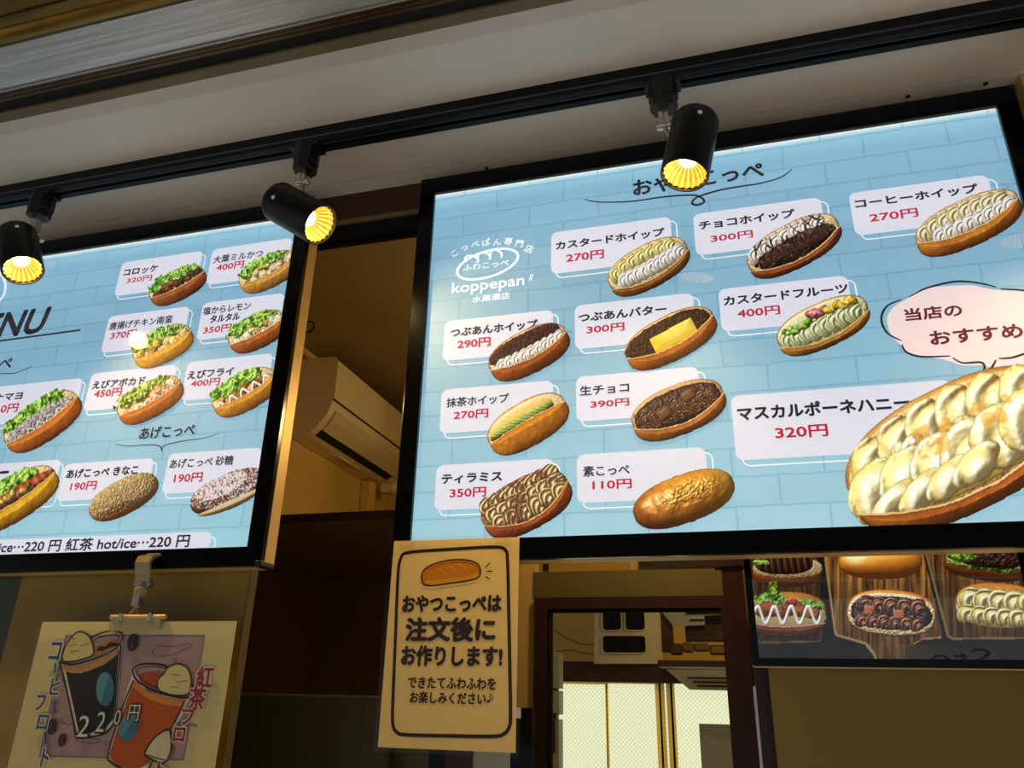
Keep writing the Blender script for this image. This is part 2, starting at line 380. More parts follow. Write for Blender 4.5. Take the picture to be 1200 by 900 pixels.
class Pic:
    def __init__(s, k=.5, nx=150, ext=1.12, yr=None, seed=1):
        yr = yr or (-k - .12, k + .2); s.k = k; s.seed = seed
        ny = max(8, int(nx * (yr[1] - yr[0]) / (2 * ext)))
        s.x, s.y = np.meshgrid(np.linspace(-ext, ext, nx), np.linspace(yr[0], yr[1], ny)); s.d = 2 * ext / nx
        s.c = np.zeros(s.x.shape + (3,)); s.a = np.zeros(s.x.shape, bool)
    def n(s, f, seed, o=4, fy=None): return fbm(s.x * f + 40, s.y * (fy or f) + 40, seed + s.seed * 31, o)
    def ell(s, cx, cy, rx, ry, p=2.0, wob=0, wf=9, seed=0, rot=0):
        X_, Y_ = s.x - cx, s.y - cy
        if rot: r = math.radians(rot); X_, Y_ = X_ * math.cos(r) + Y_ * math.sin(r), -X_ * math.sin(r) + Y_ * math.cos(r)
        f = 1 - np.abs(X_ / rx) ** p - np.abs(Y_ / ry) ** p
        if wob: f = f + (s.n(wf, 50 + seed, 3) - .5) * wob
        return f
    def layer(s, f, c, bump=0, dome=.25, amb=.42, dif=.75, spec=.0, sp=18, edge=0):
        m = f > 0
        if not m.any(): return
        h = np.sqrt(np.clip(f, 0, 1)) * dome + bump
        gy, gx = np.gradient(h, s.d); nn = np.sqrt(gx * gx + gy * gy + 1); nx, ny, nz = -gx / nn, -gy / nn, 1 / nn
        l = np.clip(nx * LT[0] + ny * LT[1] + nz * LT[2], 0, 1); H = LT + np.array((0, 0, 1)); H /= np.linalg.norm(H)
        sh = amb + dif * l; hs = np.clip(nx * H[0] + ny * H[1] + nz * H[2], 0, 1) ** sp * spec
        c = np.broadcast_to(np.asarray(c, float), s.c.shape)
        out = c * np.stack([sh, sh ** 1.15, sh ** 1.4], -1) + hs[..., None] * 255
        if edge: out = out * (1 - edge * np.clip(1 - f / .12, 0, 1))[..., None]
        s.c[m] = out[m]; s.a |= m
    # pieces of a sandwich
    def crust(s, f, a=(222, 150, 70), b=(150, 78, 26), seed=3, dome=.35, spec=.22, br=1.0):
        t = s.n(3, seed, 4) * .55 + np.clip(.55 - s.y / s.k * .45, 0, 1) * .55
        c = mixc(a, b, t + (s.n(24, seed + 1, 2) - .5) * .25) * br
        s.layer(f, c, (s.n(6, seed + 2, 3)) * .03, dome, spec=spec, sp=30, edge=.35)
    def base(s, col1=(226, 170, 96), col2=(214, 146, 66), cut=(240, 214, 160), k=None):
        k = k or s.k
        s.crust(s.ell(0, .05, 1.0, k, 2.3, .03, 5), col1, (176, 110, 48), dome=.2, spec=.05)
        s.layer(s.ell(.01, .05, .965, k * .9, 2.3, .05, 14), cut, s.n(30, 9, 2) * .02, .08)
    def front(s, y0=-.16, bow=.16, col=(214, 134, 56), dk=(140, 68, 22), y1=None, spec=.2):
        b = y0 + bow * s.x ** 2 + (s.n(7, 21, 3) - .5) * .03
        body = s.ell(0, -.05, 1.0, s.k * .98, 2.5, .02, 5)
        s.layer(np.minimum(body, (b + .018 - s.y) * 8), (232, 194, 128), 0, .02)
        s.crust(np.minimum(body, (b - s.y) * 8), col, dk, dome=.22, spec=spec)
    def lettuce(s, cx, cy, rx, ry, dark=(44, 92, 16), mid=(110, 168, 40), lt=(196, 222, 110), seed=5, rot=0, wob=1.3):
        f = s.ell(cx, cy, rx, ry, 2.2, wob, 9, seed, rot)
        t = s.n(9, seed, 4); r = np.abs(s.n(7, seed + 3, 3) - .5) * 4
        c = mixc(mixc(dark, mid, t * 2 - .4), lt, (1 - r) * 1.1 * (t > .38) - .15)
        s.layer(f, c, (1 - r) * .06 + s.n(20, seed + 9, 2) * .03, .12, amb=.5, dif=.75, spec=.1)
    def chunks(s, n, cx, cy, rx, ry, r, cols, seed=0, jag=.5, spec=.15, asp=.75, bump=.05, fq=14):
        R = random.Random(seed * 77 + s.seed)
        for i in range(n):
            x = cx - rx + 2 * rx * (i + .5) / n + R.uniform(-.3, .3) * rx / n; y = cy + R.uniform(-ry, ry)
            c = np.array(cols[R.randrange(len(cols))], float); q = r * R.uniform(.8, 1.25)
            cc = mixc(c * .7, c * 1.15, s.n(fq, 60 + i + seed, 3) * 1.3 - .1)
            s.layer(s.ell(x, y, q, q * asp, 2.2, jag, 12, i + seed * 3, R.uniform(-40, 40)), cc, s.n(fq * 1.4, 90 + i, 3) * bump, .12, spec=spec, edge=.45)
    def piping(s, n, cx, cy, rx, r, col, dk, tilt=35, seed=0, asp=.9, stripes=26, spec=.1, amp=.03, bow=0, slope=0):
        for i in range(n):
            x = cx - rx + 2 * rx * (i + .5) / n; y = cy + bow * (x - cx) ** 2 + slope * (x - cx)
            rr = math.radians(tilt); X_, Y_ = (s.x - x), (s.y - y)
            u = X_ * math.cos(rr) + Y_ * math.sin(rr); v = -X_ * math.sin(rr) + Y_ * math.cos(rr)
            f = 1 - (u / (r * 1.25)) ** 2 - (v / (r * asp)) ** 2 + (s.n(16, seed + i, 2) - .5) * .22
            ph = np.sin((v + .9 * u * u / r) * stripes / r * .42 + i)
            c = mixc(dk, col, .5 + .5 * ph + np.clip(f, 0, 1) * .5)
            s.layer(f, c, amp * ph, .14, amb=.5, dif=.62, spec=spec, sp=14, edge=.3)
    def zig(s, n, x0, x1, cy, amp, wd, col, slope=0):
        t = (s.x - x0) / (x1 - x0); yy = cy + slope * (s.x) + amp * np.sin(t * n * math.pi)
        f = 1 - (np.abs(s.y - yy) / (wd * (1 + amp * n * .9 * np.abs(np.cos(t * n * math.pi)) ))) ** 2
        f = np.where((t > 0) & (t < 1), f, -1); s.layer(f, col, 0, .06, amb=.6, spec=.15)
    def speck(s, f, col, thr=.7, fq=40, seed=0, mix_=.9):
        t = (s.n(fq, 400 + seed, 2) > thr) & (f > 0) & s.a
        s.c[t] = s.c[t] * (1 - mix_) + np.array(col, float) * mix_
    def mesh(s, name, c, A, B, y, m, parent, clip=None, gain=1.0, lay=8):
        """c centre, A half-length vector, B perpendicular of the same picture length (all on the print's plane)"""
        H, W = s.x.shape; wx = c[0] + s.x * A[0] + s.y * B[0]; wz = c[1] + s.x * A[1] + s.y * B[1]
        ok = s.a[:-1, :-1] & s.a[1:, :-1] & s.a[:-1, 1:] & s.a[1:, 1:]
        if clip is not None:
            x0, x1, z0, z1 = clip
            wx = np.clip(wx, x0, x1); wz = np.clip(wz, z0, z1)
            mx = (wx[:-1, :-1] + wx[1:, 1:]) / 2; mz = (wz[:-1, :-1] + wz[1:, 1:]) / 2
            ok &= (mx > x0 + 1e-5) & (mx < x1 - 1e-5) & (mz > z0 + 1e-5) & (mz < z1 - 1e-5)
        i, j = np.nonzero(ok); idx = np.stack([i * W + j, i * W + j + 1, (i + 1) * W + j + 1, (i + 1) * W + j], 1)
        used, inv = np.unique(idx, return_inverse=True); idx = inv.reshape(-1, 4)
        co = np.stack([wx.ravel()[used], np.full(len(used), y - lay * LAY), wz.ravel()[used] + Z0], 1)
        me = bpy.data.meshes.new(name); nv, nf = len(used), len(idx)
        me.vertices.add(nv); me.vertices.foreach_set('co', co.ravel()); me.loops.add(nf * 4); me.polygons.add(nf)
        me.loops.foreach_set('vertex_index', idx.ravel().astype(np.int32)); me.polygons.foreach_set('loop_start', np.arange(nf, dtype=np.int32) * 4)
        me.update(calc_edges=True); me.materials.append(m)
        a = me.color_attributes.new('Col', 'FLOAT_COLOR', 'POINT'); cc = np.ones((nv, 4), 'f')
        cc[:, :3] = linA(s.c.reshape(-1, 3)[used] / 255.0 * gain); a.data.foreach_set('color', cc.ravel())
        o = bpy.data.objects.new(name, me); COL.objects.link(o)
        if parent is not None:
            o.parent = parent
            if parent.type == 'EMPTY': o.matrix_parent_inverse = Matrix.Translation(-Vector(parent.location))
        return o
def place_pic(P, name, cx, cy, hl, ang, y, m, parent, clip=None, gain=1.0, lay=8, ox=0, oy=0, sc=1):
    r = math.radians(ang); f = lambda px, py: np.array(Q(ox + px / sc, oy + py / sc, y))
    c = f(cx, cy); ax = (math.cos(r) * hl, -math.sin(r) * hl); bx = (-math.sin(r) * hl, -math.cos(r) * hl)
    A = (f(cx + ax[0], cy + ax[1]) - f(cx - ax[0], cy - ax[1])) / 2; B = (f(cx + bx[0] * .5, cy + bx[1] * .5) - f(cx - bx[0] * .5, cy - bx[1] * .5))
    return P.mesh(name, c, A, B, y, m, parent, clip, gain, lay)

def bun(kind, k, nx=150, seed=1):
    P = Pic(k, nx, seed=seed)
    if kind == 'custard_whip':
        P.base((222, 176, 100)); P.layer(P.ell(0, .1, .9, k * .7, 2.4), (206, 190, 110), 0, .05)
        P.piping(7, -.06, k * .60, .80, .17, (248, 242, 166), (196, 180, 84), 60, 1, bow=-.18)
        P.piping(9, .06, -k * .12, .78, .17, (252, 252, 248), (206, 206, 196), 50, 2, bow=.05)
        P.front(-.3, .22, (196, 132, 60), (124, 72, 26))
    elif kind == 'choc_whip':
        P.base((224, 170, 110)); P.piping(7, -.08, k * .60, .80, .17, (250, 246, 236), (190, 176, 156), 55, 1, bow=-.16)
        P.layer(P.ell(.05, -k * .12, .88, k * .55, 2.3, .6, 14), mixc((34, 18, 14), (96, 62, 46), (P.n(9, 61, 3, 22) > .56) * 1.0), P.n(16, 4, 3) * .05, .2, spec=.3)
        for i in range(26):
            R = random.Random(i); x = -.72 + 1.44 * i / 25
            P.layer(P.ell(x, .04 + R.uniform(-.1, .30), .012 + .012 * R.random(), .13, 2, 0, rot=R.uniform(-60, 50)), (40, 20, 14), 0, .02, spec=.3)
        P.piping(8, .05, -.04, .7, .1, (86, 52, 36), (30, 16, 12), 40, 3, spec=.4, amp=.05); P.front(-.3, .24, (176, 96, 50), (120, 58, 28))
    elif kind == 'coffee_whip':
        P.base((216, 178, 116)); P.piping(8, -.06, k * .52, .82, .18, (244, 232, 190), (186, 156, 104), 55, 1, bow=-.16)
        P.piping(8, .12, -.02, .76, .15, (250, 246, 238), (216, 206, 190), 50, 2); P.front(-.16, .2, (222, 150, 64), (160, 88, 26))
    elif kind == 'bean_whip':
        P.base((196, 140, 84)); P.layer(P.ell(0, k * .40, .92, k * .58, 2.3, .3, 14), mixc((92, 52, 44), (44, 24, 20), P.n(22, 3, 3)), P.n(26, 4, 3) * .09, .1, spec=.15)
        P.piping(9, .04, -k * .08, .84, .15, (254, 250, 244), (214, 204, 190), 50, 2, bow=.04); P.front(-.16, .18, (196, 112, 44), (128, 60, 20))
    elif kind == 'bean_butter':
        P.base((214, 150, 76)); P.layer(P.ell(-.02, k * .24, .95, k * .74, 2.3, .3, 14), mixc((104, 66, 44), (46, 28, 20), P.n(24, 3, 3)), P.n(30, 4, 3) * .1, .1, spec=.1)
        P.layer(np.minimum((.48 - np.abs(P.x - .08)) * 6, (.16 - np.abs(P.y - .02 - .02 * P.x)) * 8), mixc((252, 232, 110), (232, 196, 50), P.n(3, 5)), 0, .03)
        P.layer(np.minimum((.48 - np.abs(P.x - .08)) * 6, (.06 - np.abs(P.y + .14)) * 8), (218, 176, 40), 0, .02); P.front(-.18, .2, (220, 136, 52), (140, 72, 20))
    elif kind == 'fruit':
        P.base((214, 176, 96), cut=(228, 222, 170)); P.piping(8, -.05, -.02, .82, .2, (226, 232, 184), (170, 182, 110), 60, 2, bow=.03)
        P.chunks(9, -.5, k * .42, .3, .07, .09, [(150, 196, 70), (120, 180, 50), (196, 218, 110)], 1); P.chunks(7, .0, k * .62, .16, .07, .09, [(204, 110, 112), (224, 150, 140), (180, 84, 90)], 2)
        P.chunks(9, .5, k * .5, .3, .08, .1, [(240, 206, 60), (250, 226, 100), (226, 186, 50)], 3); P.front(-.3, .22, (214, 160, 74), (158, 100, 34))
    elif kind == 'matcha':
        P.base((224, 160, 70)); P.layer(P.ell(-.1, k * .34, .84, k * .42, 2.5, .08), (232, 186, 100), 0, .1)
        P.layer(P.ell(-.1, k * .2, .84, k * .24, 2.5, .1), (92, 56, 44), P.n(20, 3) * .04, .05)
        P.layer(P.ell(-.1, k * .3, .82, k * .2, 2.5, .15), mixc((206, 220, 130), (130, 164, 60), P.n(6, 3, 3, 40)), np.sin(P.x * 50 + P.y * 90) * .015, .1)
        P.front(.06, -.06, (230, 158, 50), (164, 92, 22)); 
        P.speck(P.ell(.45, -.05, .3, .14), (246, 206, 120), .72, 14, 3, .5)
    elif kind == 'raw_choc':
        P.base((216, 170, 116), cut=(196, 156, 110)); P.layer(P.ell(0, .05, .93, k * .8, 2.4, .2), (50, 30, 22), P.n(20, 4, 3) * .06, .15, spec=.3)
        P.piping(9, 0, .1, .8, .12, (140, 96, 72), (30, 16, 12), 20, 1, spec=.6, amp=.06); P.piping(9, .02, -.08, .8, .12, (122, 82, 60), (28, 14, 10), 160, 2, spec=.6, amp=.06)
        for x, y in ((-.28, .04), (.3, .2)):
            P.layer(P.ell(x, y, .16, .12, 3.6, .06, rot=12), (112, 74, 52), 0, .1, spec=.1, edge=.4)
        P.front(-.3, .28, (206, 134, 66), (150, 84, 32))
    elif kind == 'tiramisu':
        P.base((168, 130, 66), cut=(150, 116, 66))
        for j in range(3): P.piping(8 - j, .03 * j, .30 - .2 * j, .84, .19, (240, 216, 156), (96, 56, 30), 75 - 25 * j, 5 + j, stripes=22, amp=.05, asp=1.1)
        t = P.n(5, 71, 3) > .52; P.speck(np.where(t, P.ell(0, .1, .95, k), -1), (92, 44, 30), .42, 16, 3, .6); P.front(-.34, .36, (204, 106, 52), (130, 58, 26))
    elif kind == 'plain':
        f = P.ell(0, 0, 1, k, 2.35, .02, 4); t = P.n(4, 3, 4); wr = np.abs(P.n(9, 8, 3, 12) - .5) * 3
        cr = np.clip(1 - ((P.x - .2) / .7) ** 2 - ((P.y - .1) / .3) ** 2, 0, 1)
        c = mixc((240, 172, 60), (128, 66, 20), t * .45 + np.clip(-P.x * .55 + .02, 0, 1) + np.clip(-P.y * .7, 0, .35))
        c = mixc(c, (252, 208, 90), np.clip((P.x - .55) * 1.8, 0, .8))
        P.layer(f, c, wr * .06 * cr + P.n(5, 77, 3) * .05, .5, spec=.5, sp=22, edge=.25)
    elif kind == 'kinako':
        f = P.ell(0, 0, 1, k, 2.3, .04, 6); P.crust(f, (214, 160, 90), (176, 116, 60), dome=.4)
        f2 = np.minimum(P.ell(0, .06, .97, k * .9, 2.3, .2, 20), (P.y + .22 + .1 * P.x) * 5 + P.n(20, 3) * .6)
        P.layer(f2, mixc((226, 200, 146), (150, 116, 66), P.n(44, 4, 2) * 1.5 - .3), P.n(50, 5, 2) * .08, .3)
    elif kind == 'sugar':
        f = P.ell(0, 0, 1, k, 2.3, .04, 6); P.crust(f, (150, 88, 50), (90, 46, 24), dome=.4)
        P.layer(np.minimum(P.ell(0, -.18, .97, k * .6), (-.22 - P.y) * 6), (196, 170, 130), 0, .2)
        P.speck(P.ell(0, .1, .98, k * .86), (240, 232, 232), .55, 40, 1, .8); P.speck(P.ell(-.1, .18, .7, k * .55), (244, 240, 246), .44, 34, 2, .8)
    elif kind == 'honey':
        P.base((220, 166, 84), cut=(226, 194, 120)); P.layer(P.ell(-.02, .04, .93, k * .8, 2.4, .08), (216, 186, 92), 0, .05)
        P.layer(P.ell(0, .1, .86, k * .66, 2.3, .2, 8), mixc((250, 236, 170), (240, 196, 90), P.n(5, 31, 3)), P.n(7, 32, 3) * .15, .15, amb=.62)
        P.piping(6, -.02, k * .56, .84, .2, (255, 248, 196), (240, 208, 112), 70, 1, .95, 13, .08, .028, -.2)
        P.chunks(12, .12, k * .2, .6, .1, .11, [(252, 238, 176), (250, 214, 110), (244, 190, 76), (252, 244, 210)], 4, .7)
        P.piping(6, -.05, -k * .14, .84, .24, (255, 250, 206), (242, 214, 118), 28, 2, 1.05, 11, .1, .034, .05)
        P.piping(4, -.3, -k * .40, .5, .2, (255, 250, 208), (240, 212, 118), 20, 3, .6, 10, .08, .03, .1)
        P.speck(P.ell(.15, .16, .7, .16), (244, 168, 48), .6, 9, 5, .55); P.front(-.40, .26, (214, 130, 50), (160, 82, 26))
    elif kind.startswith('hot'):
        # lettuce sandwiches: crust colours, filling colours
        S = dict(hot_croquette=((200, 120, 52), (136, 68, 26), [(96, 50, 26), (60, 30, 18), (130, 76, 40)], 0),
                 hot_shiso=((232, 184, 90), (186, 122, 40), [(190, 130, 70), (228, 196, 150), (150, 84, 40)], 1),
                 hot_chicken=((240, 186, 66), (212, 140, 30), [(234, 176, 66), (246, 206, 120), (206, 140, 50)], 2),
                 hot_lemon=((214, 130, 56), (150, 76, 26), [(214, 204, 120), (196, 150, 80), (240, 230, 180)], 3),
                 hot_shrimp=((226, 138, 52), (166, 84, 26), [(240, 170, 120), (250, 216, 176), (226, 140, 90)], 4),
                 hot_fry=((236, 178, 66), (190, 118, 30), [(200, 130, 50), (150, 86, 36), (226, 160, 70)], 5),
                 hot_tuna=((230, 140, 54), (184, 98, 34), [(190, 168, 160), (150, 128, 124), (222, 206, 198)], 6),
                 hot_dog=((240, 192, 50), (200, 140, 24), [(176, 84, 44), (196, 100, 50)], 7))[kind]
        n = S[3]; P.base(S[0])
        P.lettuce(-.08 if n not in (0,) else -.3, k * .62, .84 if n else .6, k * .55, dark=(60, 80, 14) if n == 4 else (44, 92, 16), mid=(120, 136, 40) if n == 4 else (104, 166, 40), seed=n + 2)
        if n in (0, 3, 5): P.lettuce(.4 if n == 0 else .2, k * .6, .5, k * .5, seed=n + 12)
        if n == 7:
            P.layer(P.ell(.05, .04, .96, k * .36, 2.6), mixc((206, 104, 60), (140, 56, 30), (np.sin(P.x * 40) + 1) / 2), 0, .3, spec=.4)
            P.chunks(5, .1, .06, .4, .05, .08, [(220, 190, 90), (90, 110, 40)], 3)
        elif n == 6: P.layer(P.ell(-.05, .02, .92, k * .5, 2.4, .4, 16), mixc((226, 212, 206), (128, 108, 104), P.n(26, 3, 3) * 1.6 - .3), P.n(26, 4, 3) * .1, .15)
        else: P.chunks(9, .04, .02, .84, k * .24, .17, S[2], n, .7)
        if n == 1: P.chunks(4, -.1, .2, .2, .03, .07, [(240, 200, 60)], 5)
        if n == 5: P.zig(9, -.86, .8, .0, .1, .035, (250, 246, 226), .04)
        if n in (3, 4, 6): P.zig(11, -.7, .8, -.02, .05, .016, (246, 240, 214), .03)
        P.front(-.08, .1, S[0], S[1])
    return P
# ------------------------------------------------------------------ the setting
XL, XR = -3.0, 2.6
struct(box('floor', -4, 4, -4, 4.2, -1.85, -1.80, M_floor))
ce = struct(obj('ceiling', *merge(boxg(XL, XR, -.285, .0170, .780, .80), boxg(XL, XR, .0205, .10, .780, .80)), M_ceil))
sh = []
for p in [(1064, 113), (1155, 98), (570, 197), (366, 231), (372, 236)]:
    d = RC.T @ np.array([(p[0] - 600) / F, (p[1] - 450) / F, 1.0]); k = (.78 - CP[2]) / d[2]; c = CP + k * d
    o = obj('screw', *merge(latheg([(0, .0), (.0015, .0045), (.003, .0045), (.003, 0)], (c[0], c[1], .7825), (0, 0, -1), 14),
                            boxg(c[0] - .003, c[0] + .003, c[1] - .0006, c[1] + .0006, .7788, .7796)), M_gap, ce)
struct(obj('trim_1', *boxg(XL, XR, -.3155, -.285, .7785, .805), M_strip))
t2 = struct(obj('trim_2', *merge(boxg(XL, XR, -.3365, -.3157, .7785, .815)), M_olive))
struct(obj('trim_3', *boxg(XL, XR, -.3605, -.3367, .7835, .82), M_gap))
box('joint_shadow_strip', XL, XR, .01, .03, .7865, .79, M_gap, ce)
# bronze door-head rail with its grooves, brushed aluminium band, brass rail: storefront head
hd = thing('storefront_head_rail', 'aluminium and brass shutter head rail running along the soffit edge overhead', 'rail', (0, -.43, .78))
obj('bronze_channel', *merge(profx([(-.3607, .779), (-.3607, .81), (-.3815, .81), (-.3815, .779), (-.377, .779), (-.377, .782), (-.3755, .782), (-.3755, .779), (-.369, .779), (-.369, .7825), (-.367, .7825), (-.367, .779)], XL, XR)), M_bronze, hd)
obj('bright_bead', *profx([(-.3822, .7775), (-.3822, .79), (-.3838, .79), (-.3838, .7775)], XL, XR), M_alu, hd)
obj('aluminium_band', *profx([(-.3875, .78), (-.3875, .80), (-.466, .80), (-.466, .78), (-.440, .780), (-.4395, .7808), (-.4385, .7808), (-.438, .78), (-.405, .78), (-.4045, .7808), (-.4035, .7808), (-.403, .78)], XL, XR), M_alu, hd)
br = [(-.466, .79)] + [(-.484 + .018 * math.cos(a), .79 - .016 * math.sin(a)) for a in np.linspace(0, math.pi, 12)] + [(-.502, .80), (-.467, .80)]
obj('brass_rail', *profx(br, XL, XR), M_brass, hd, smooth=True)
obj('brass_channel', *merge(profx([(-.503, .775), (-.503, .80), (-.520, .80), (-.520, .775)], XL, XR), profx([(-.522, .778), (-.522, .80), (-.60, .80), (-.60, .778)], XL, XR)), M_brass, hd)
# lintel behind the signs
struct(box('trim_4', XL, 1.06, .06, .14, .7135, .7795, M_woodd))
struct(box('trim_5', XL, 1.06, .058, .14, .7015, .713, M_olive))
tr = thing('sliding_door_track', 'black sliding door track under the brown lintel between the two menu signs', 'track', (-.15, .08, .70))
obj('track_rail', *profx([(.062, .701), (.062, .668), (.07, .668), (.07, .692), (.078, .692), (.078, .664), (.09, .664), (.09, .701)], -1.2, 1.0), M_track, tr)
# kitchen shell behind
struct(box('wall_left', -1.09, -1.033, .145, 2.06, -1.8, 1.02, M_ochre))
struct(box('wall_back', -1.09, -.30, 2.06, 2.12, -1.8, 1.02, M_ochre))
struct(box('ceiling_kitchen', -1.09, 2.4, .145, 4.0, 1.02, 1.06, M_kceil))
struct(box('wall_side', -.235, -.165, 1.505, 1.56, -1.8, 1.02, M_ochre))
struct(box('wall_right', 1.062, 2.6, .03, .09, -1.8, .779, M_ochre))
struct(box('wall_front', XL, -1.09, .09, .14, -1.8, .70, M_ochre))
wf = struct(box('wall_far', -1.09, 2.4, 3.6, 3.66, -1.8, 1.02, M_cream))
struct(box('wall_end', 2.4, 2.46, .1, 3.66, -1.8, 1.02, M_ochre))

# street awning over the customer's side: dark underside with a pale edge beam
aw = thing('street_awning', 'dark roof over the street side with one pale beam beneath it', 'awning', (-.3, -1.7, 1.0))
box('underside', -7, 7, -9.0, -.62, 1.0, 1.04, M_gap, aw); box('pale_beam', -6, 6, -2.80, -2.722, .955, .9995, M_strip, aw); box('front_fascia', XL, XR, -.62, -.605, .77, 1.04, M_gap, aw)

sb = thing('street_board', 'pale board lettered Ste across the covered street, mirrored faintly in the photo screen', 'sign', (1.8, -4.4, -1.8))
box('board', 1.50, 2.10, -4.43, -4.4, -.02, .16, M_white, sb); box('board_pole', 1.78, 1.82, -4.47, -4.431, -1.8, .14, M_black, sb)
Vg, Fg = glyphs('Ste', 0); lo_, hi_ = Vg.min(0), Vg.max(0)
obj('board_lettering', [(2.06 - (p[0] - lo_[0]) / (hi_[0] - lo_[0]) * .36, -4.398, .012 + (p[1] - lo_[1]) / (hi_[1] - lo_[1]) * .125) for p in Vg], Fg, M_gap, sb)
# ------------------------------------------------------------------ the two backlit menu signs
DARK = (40, 36, 44); RED = (190, 30, 58); CARD = (226, 227, 240); WH = (246, 250, 255)
def sign(x0, x1, label, nm):
    t = thing('menu_sign', label, 'sign', ((x0 + x1) / 2, 0, 0), 'backlit menu signs over the counter')
    o = rrect(x0 - .031, -.035, x1 + .032, .731, .008); i = rrect(x0, 0, x1, .694, .0015)
    f = obj('bezel', *ringg(o, i, -.008, .004), M_gloss, t); bevel(f, .0012)
    o2 = rrect(x0 - .0315, -.0355, x1 + .0325, .7315, .008); i2 = rrect(x0 - .025, -.03, x1 + .025, .725, .006)
    obj('side_casing', *ringg(o2, i2, .0042, .034), M_silver, t)
    box('back_plate', x0 - .025, x1 + .025, .028, .0335, -.03, .725, M_black, t)
    for cx in (x0 - .026, x1 + .027):
        for cz in (-.030, .726):
            b = box('corner_cap', cx - .006, cx + .006, -.009, .035, cz - .0062, cz + .0062, M_black, t, .003)
    box('backlit_panel', x0, x1, 0, .01, 0, .694, M_screen, t)
    box('cover_pane', x0, x1, -.0062, -.0050, 0, .694, M_cover, t)
    return t
SGR = sign(0, 1, 'backlit pale blue menu sign with eleven bun pictures above the paper notice', 'r')
SGL = sign(-1.335, -.3085, 'backlit pale blue menu sign headed MENU, above the clipped float poster', 'l')

def card(par, tl, br, lines, price, clipx=None, zmin=None, label=None):
    """white card with a shifted outline; its lettering are its own pieces"""
    x0, z1 = Q(*tl); x1, z0 = Q(*br)
    if clipx: x1 = min(x1, clipx)
    if zmin is not None: z0 = max(z0, zmin)
    r = .012
    D = Draw(0); D.fillw(rrect(x0, z0, x1, z1, r, 4), CARD, 2)
    c = D.build('menu_card', M_lit, par)
    if label: c['label'] = label
    O = Draw(0); d = .0095
    P = rrect(x0 + d, z0 - d, x1 + d, z1 - d, r * .9, 4)
    P = [(min(p[0], -.3095) if clipx else p[0], max(p[1], .001) if zmin is not None else p[1]) for p in P]
    O.strokew(P, .0021, WH, 1, closed=True); O.build('card_outline', M_lit, c)
    for s, bl, tr_ in lines:
        T = Draw(0); text(T, s, bl, tr_, DARK, 5, .026 if any(ord(q_) > 0x4e00 for q_ in s) else .042, emz=(.0245 if len(s) > 9 and not clipx and bl[0] > 600 else .0188 if bl[0] > 400 else .0195) if 1 < len(s) < 20 else None); T.build('item_name', M_lit, c)
    if price:
        T = Draw(0); text(T, price[0], price[1], price[2], RED, 6, .030); T.build('price', M_lit, c)
    return c
R = [((646, 273), (789, 304), [('カスタードホイップ', (652, 293.5), (778, 266))], ('270円', (664, 308.5), (707.5, 293))),
     ((812, 251.5), (969, 281), [('チョコホイップ', (820, 270), (930, 245.5))], ('300円', (833.5, 285), (881.5, 270.5))),
     ((994, 227), (1170, 256), [('コーヒーホイップ', (1003, 245), (1143.5, 215))], ('270円', (1020, 261.5), (1074, 244.5))),
     ((521.5, 377), (648, 411), [('つぶあんホイップ', (528.5, 395.5), (630, 374))], ('290円', (536.5, 409.5), (575, 395.5))),
     ((673.5, 358.5), (816, 396), [('つぶあんバター', (678.5, 378), (780.5, 360.5))], ('300円', (688, 392), (731.5, 378.5))),
     ((841.5, 339.5), (1001, 374), [('カスタードフルーツ', (849, 358.5), (992, 333.5))], ('400円', (865, 373.5), (913, 358.5))),
     ((518, 457), (648, 499), [('抹茶ホイップ', (523.5, 478), (596.5, 462.5))], ('270円', (532, 492.5), (572.5, 479.5))),
     ((675, 442), (822, 484), [('生チョコ', (680, 464), (737, 450.5))], ('390円', (692.5, 479), (737, 467))),
     ((512, 545.5), (649, 592), [('ティラミス', (518, 567.5), (588.5, 552))], ('350円', (527.5, 584), (570, 571))),
     ((676, 533), (831, 583), [('素こっぺ', (684, 559), (737.5, 547))], ('110円', (695, 574.5), (740, 561.5))),
     ((856, 464.5), (1130, 525), [('マスカルポーネハニー', (865.5, 493), (1064.5, 469.5))], ('320円', (909.5, 515), (968.5, 497.5)))]
for a in R: card(SGR, *a)
Lc = [((143.5, 308), (230, 334.5), [('コロッケ', (145, 324), (186, 312))], ('320円', (148.5, 333), (179.5, 322.5))),
      ((249.5, 292.5), (336, 321.5), [('大葉ミルかつ', (250, 309.5), (309, 293.5))], ('400円', (254, 318.5), (287, 306))),
      ((128.5, 371), (214, 403), [('唐揚げチキン南蛮', (128, 387.5), (203, 372))], ('370円', (129.5, 398.5), (162, 386.5))),
      ((238.5, 355.5), (327, 388), [('塩からレモン', (238, 369.5), (295, 354.5)), ('タルタル', (246.5, 379), (282, 368))], ('350円', (238.5, 392), (272.5, 380))),
      ((108, 438), (199, 473), [('えびアボカド', (108.5, 456.5), (171.5, 441.5))], ('450円', (110.5, 467), (144.5, 454.5))),
      ((220.5, 424.5), (313, 461), [('えびフライ', (220, 445), (275, 430.5))], ('400円', (224, 454.5), (259, 443))),
      ((-38, 457), (86, 490), [('ツナマヨ', (-18, 472), (28, 460))], ('310円', (-13, 486), (23.5, 473))),
      ((-62, 548), (60, 588), [('カレードッグスペシャルー', (-58, 560), (11, 550))], None),
      ((77, 544), (172, 582), [('あげこっぺ きなこ', (78, 561), (163.5, 545.5))], ('190円', (82.5, 575.5), (115, 564))),
      ((198.5, 532), (300, 573), [('あげこっぺ 砂糖', (199, 549.5), (274.5, 536.5))], ('190円', (204, 566.5), (239, 554)))]
Lc[7] = ((-62, 548), (60, 588), [('ー', (1, 555), (11, 552.5))], None)
for a in Lc: card(SGL, *a)
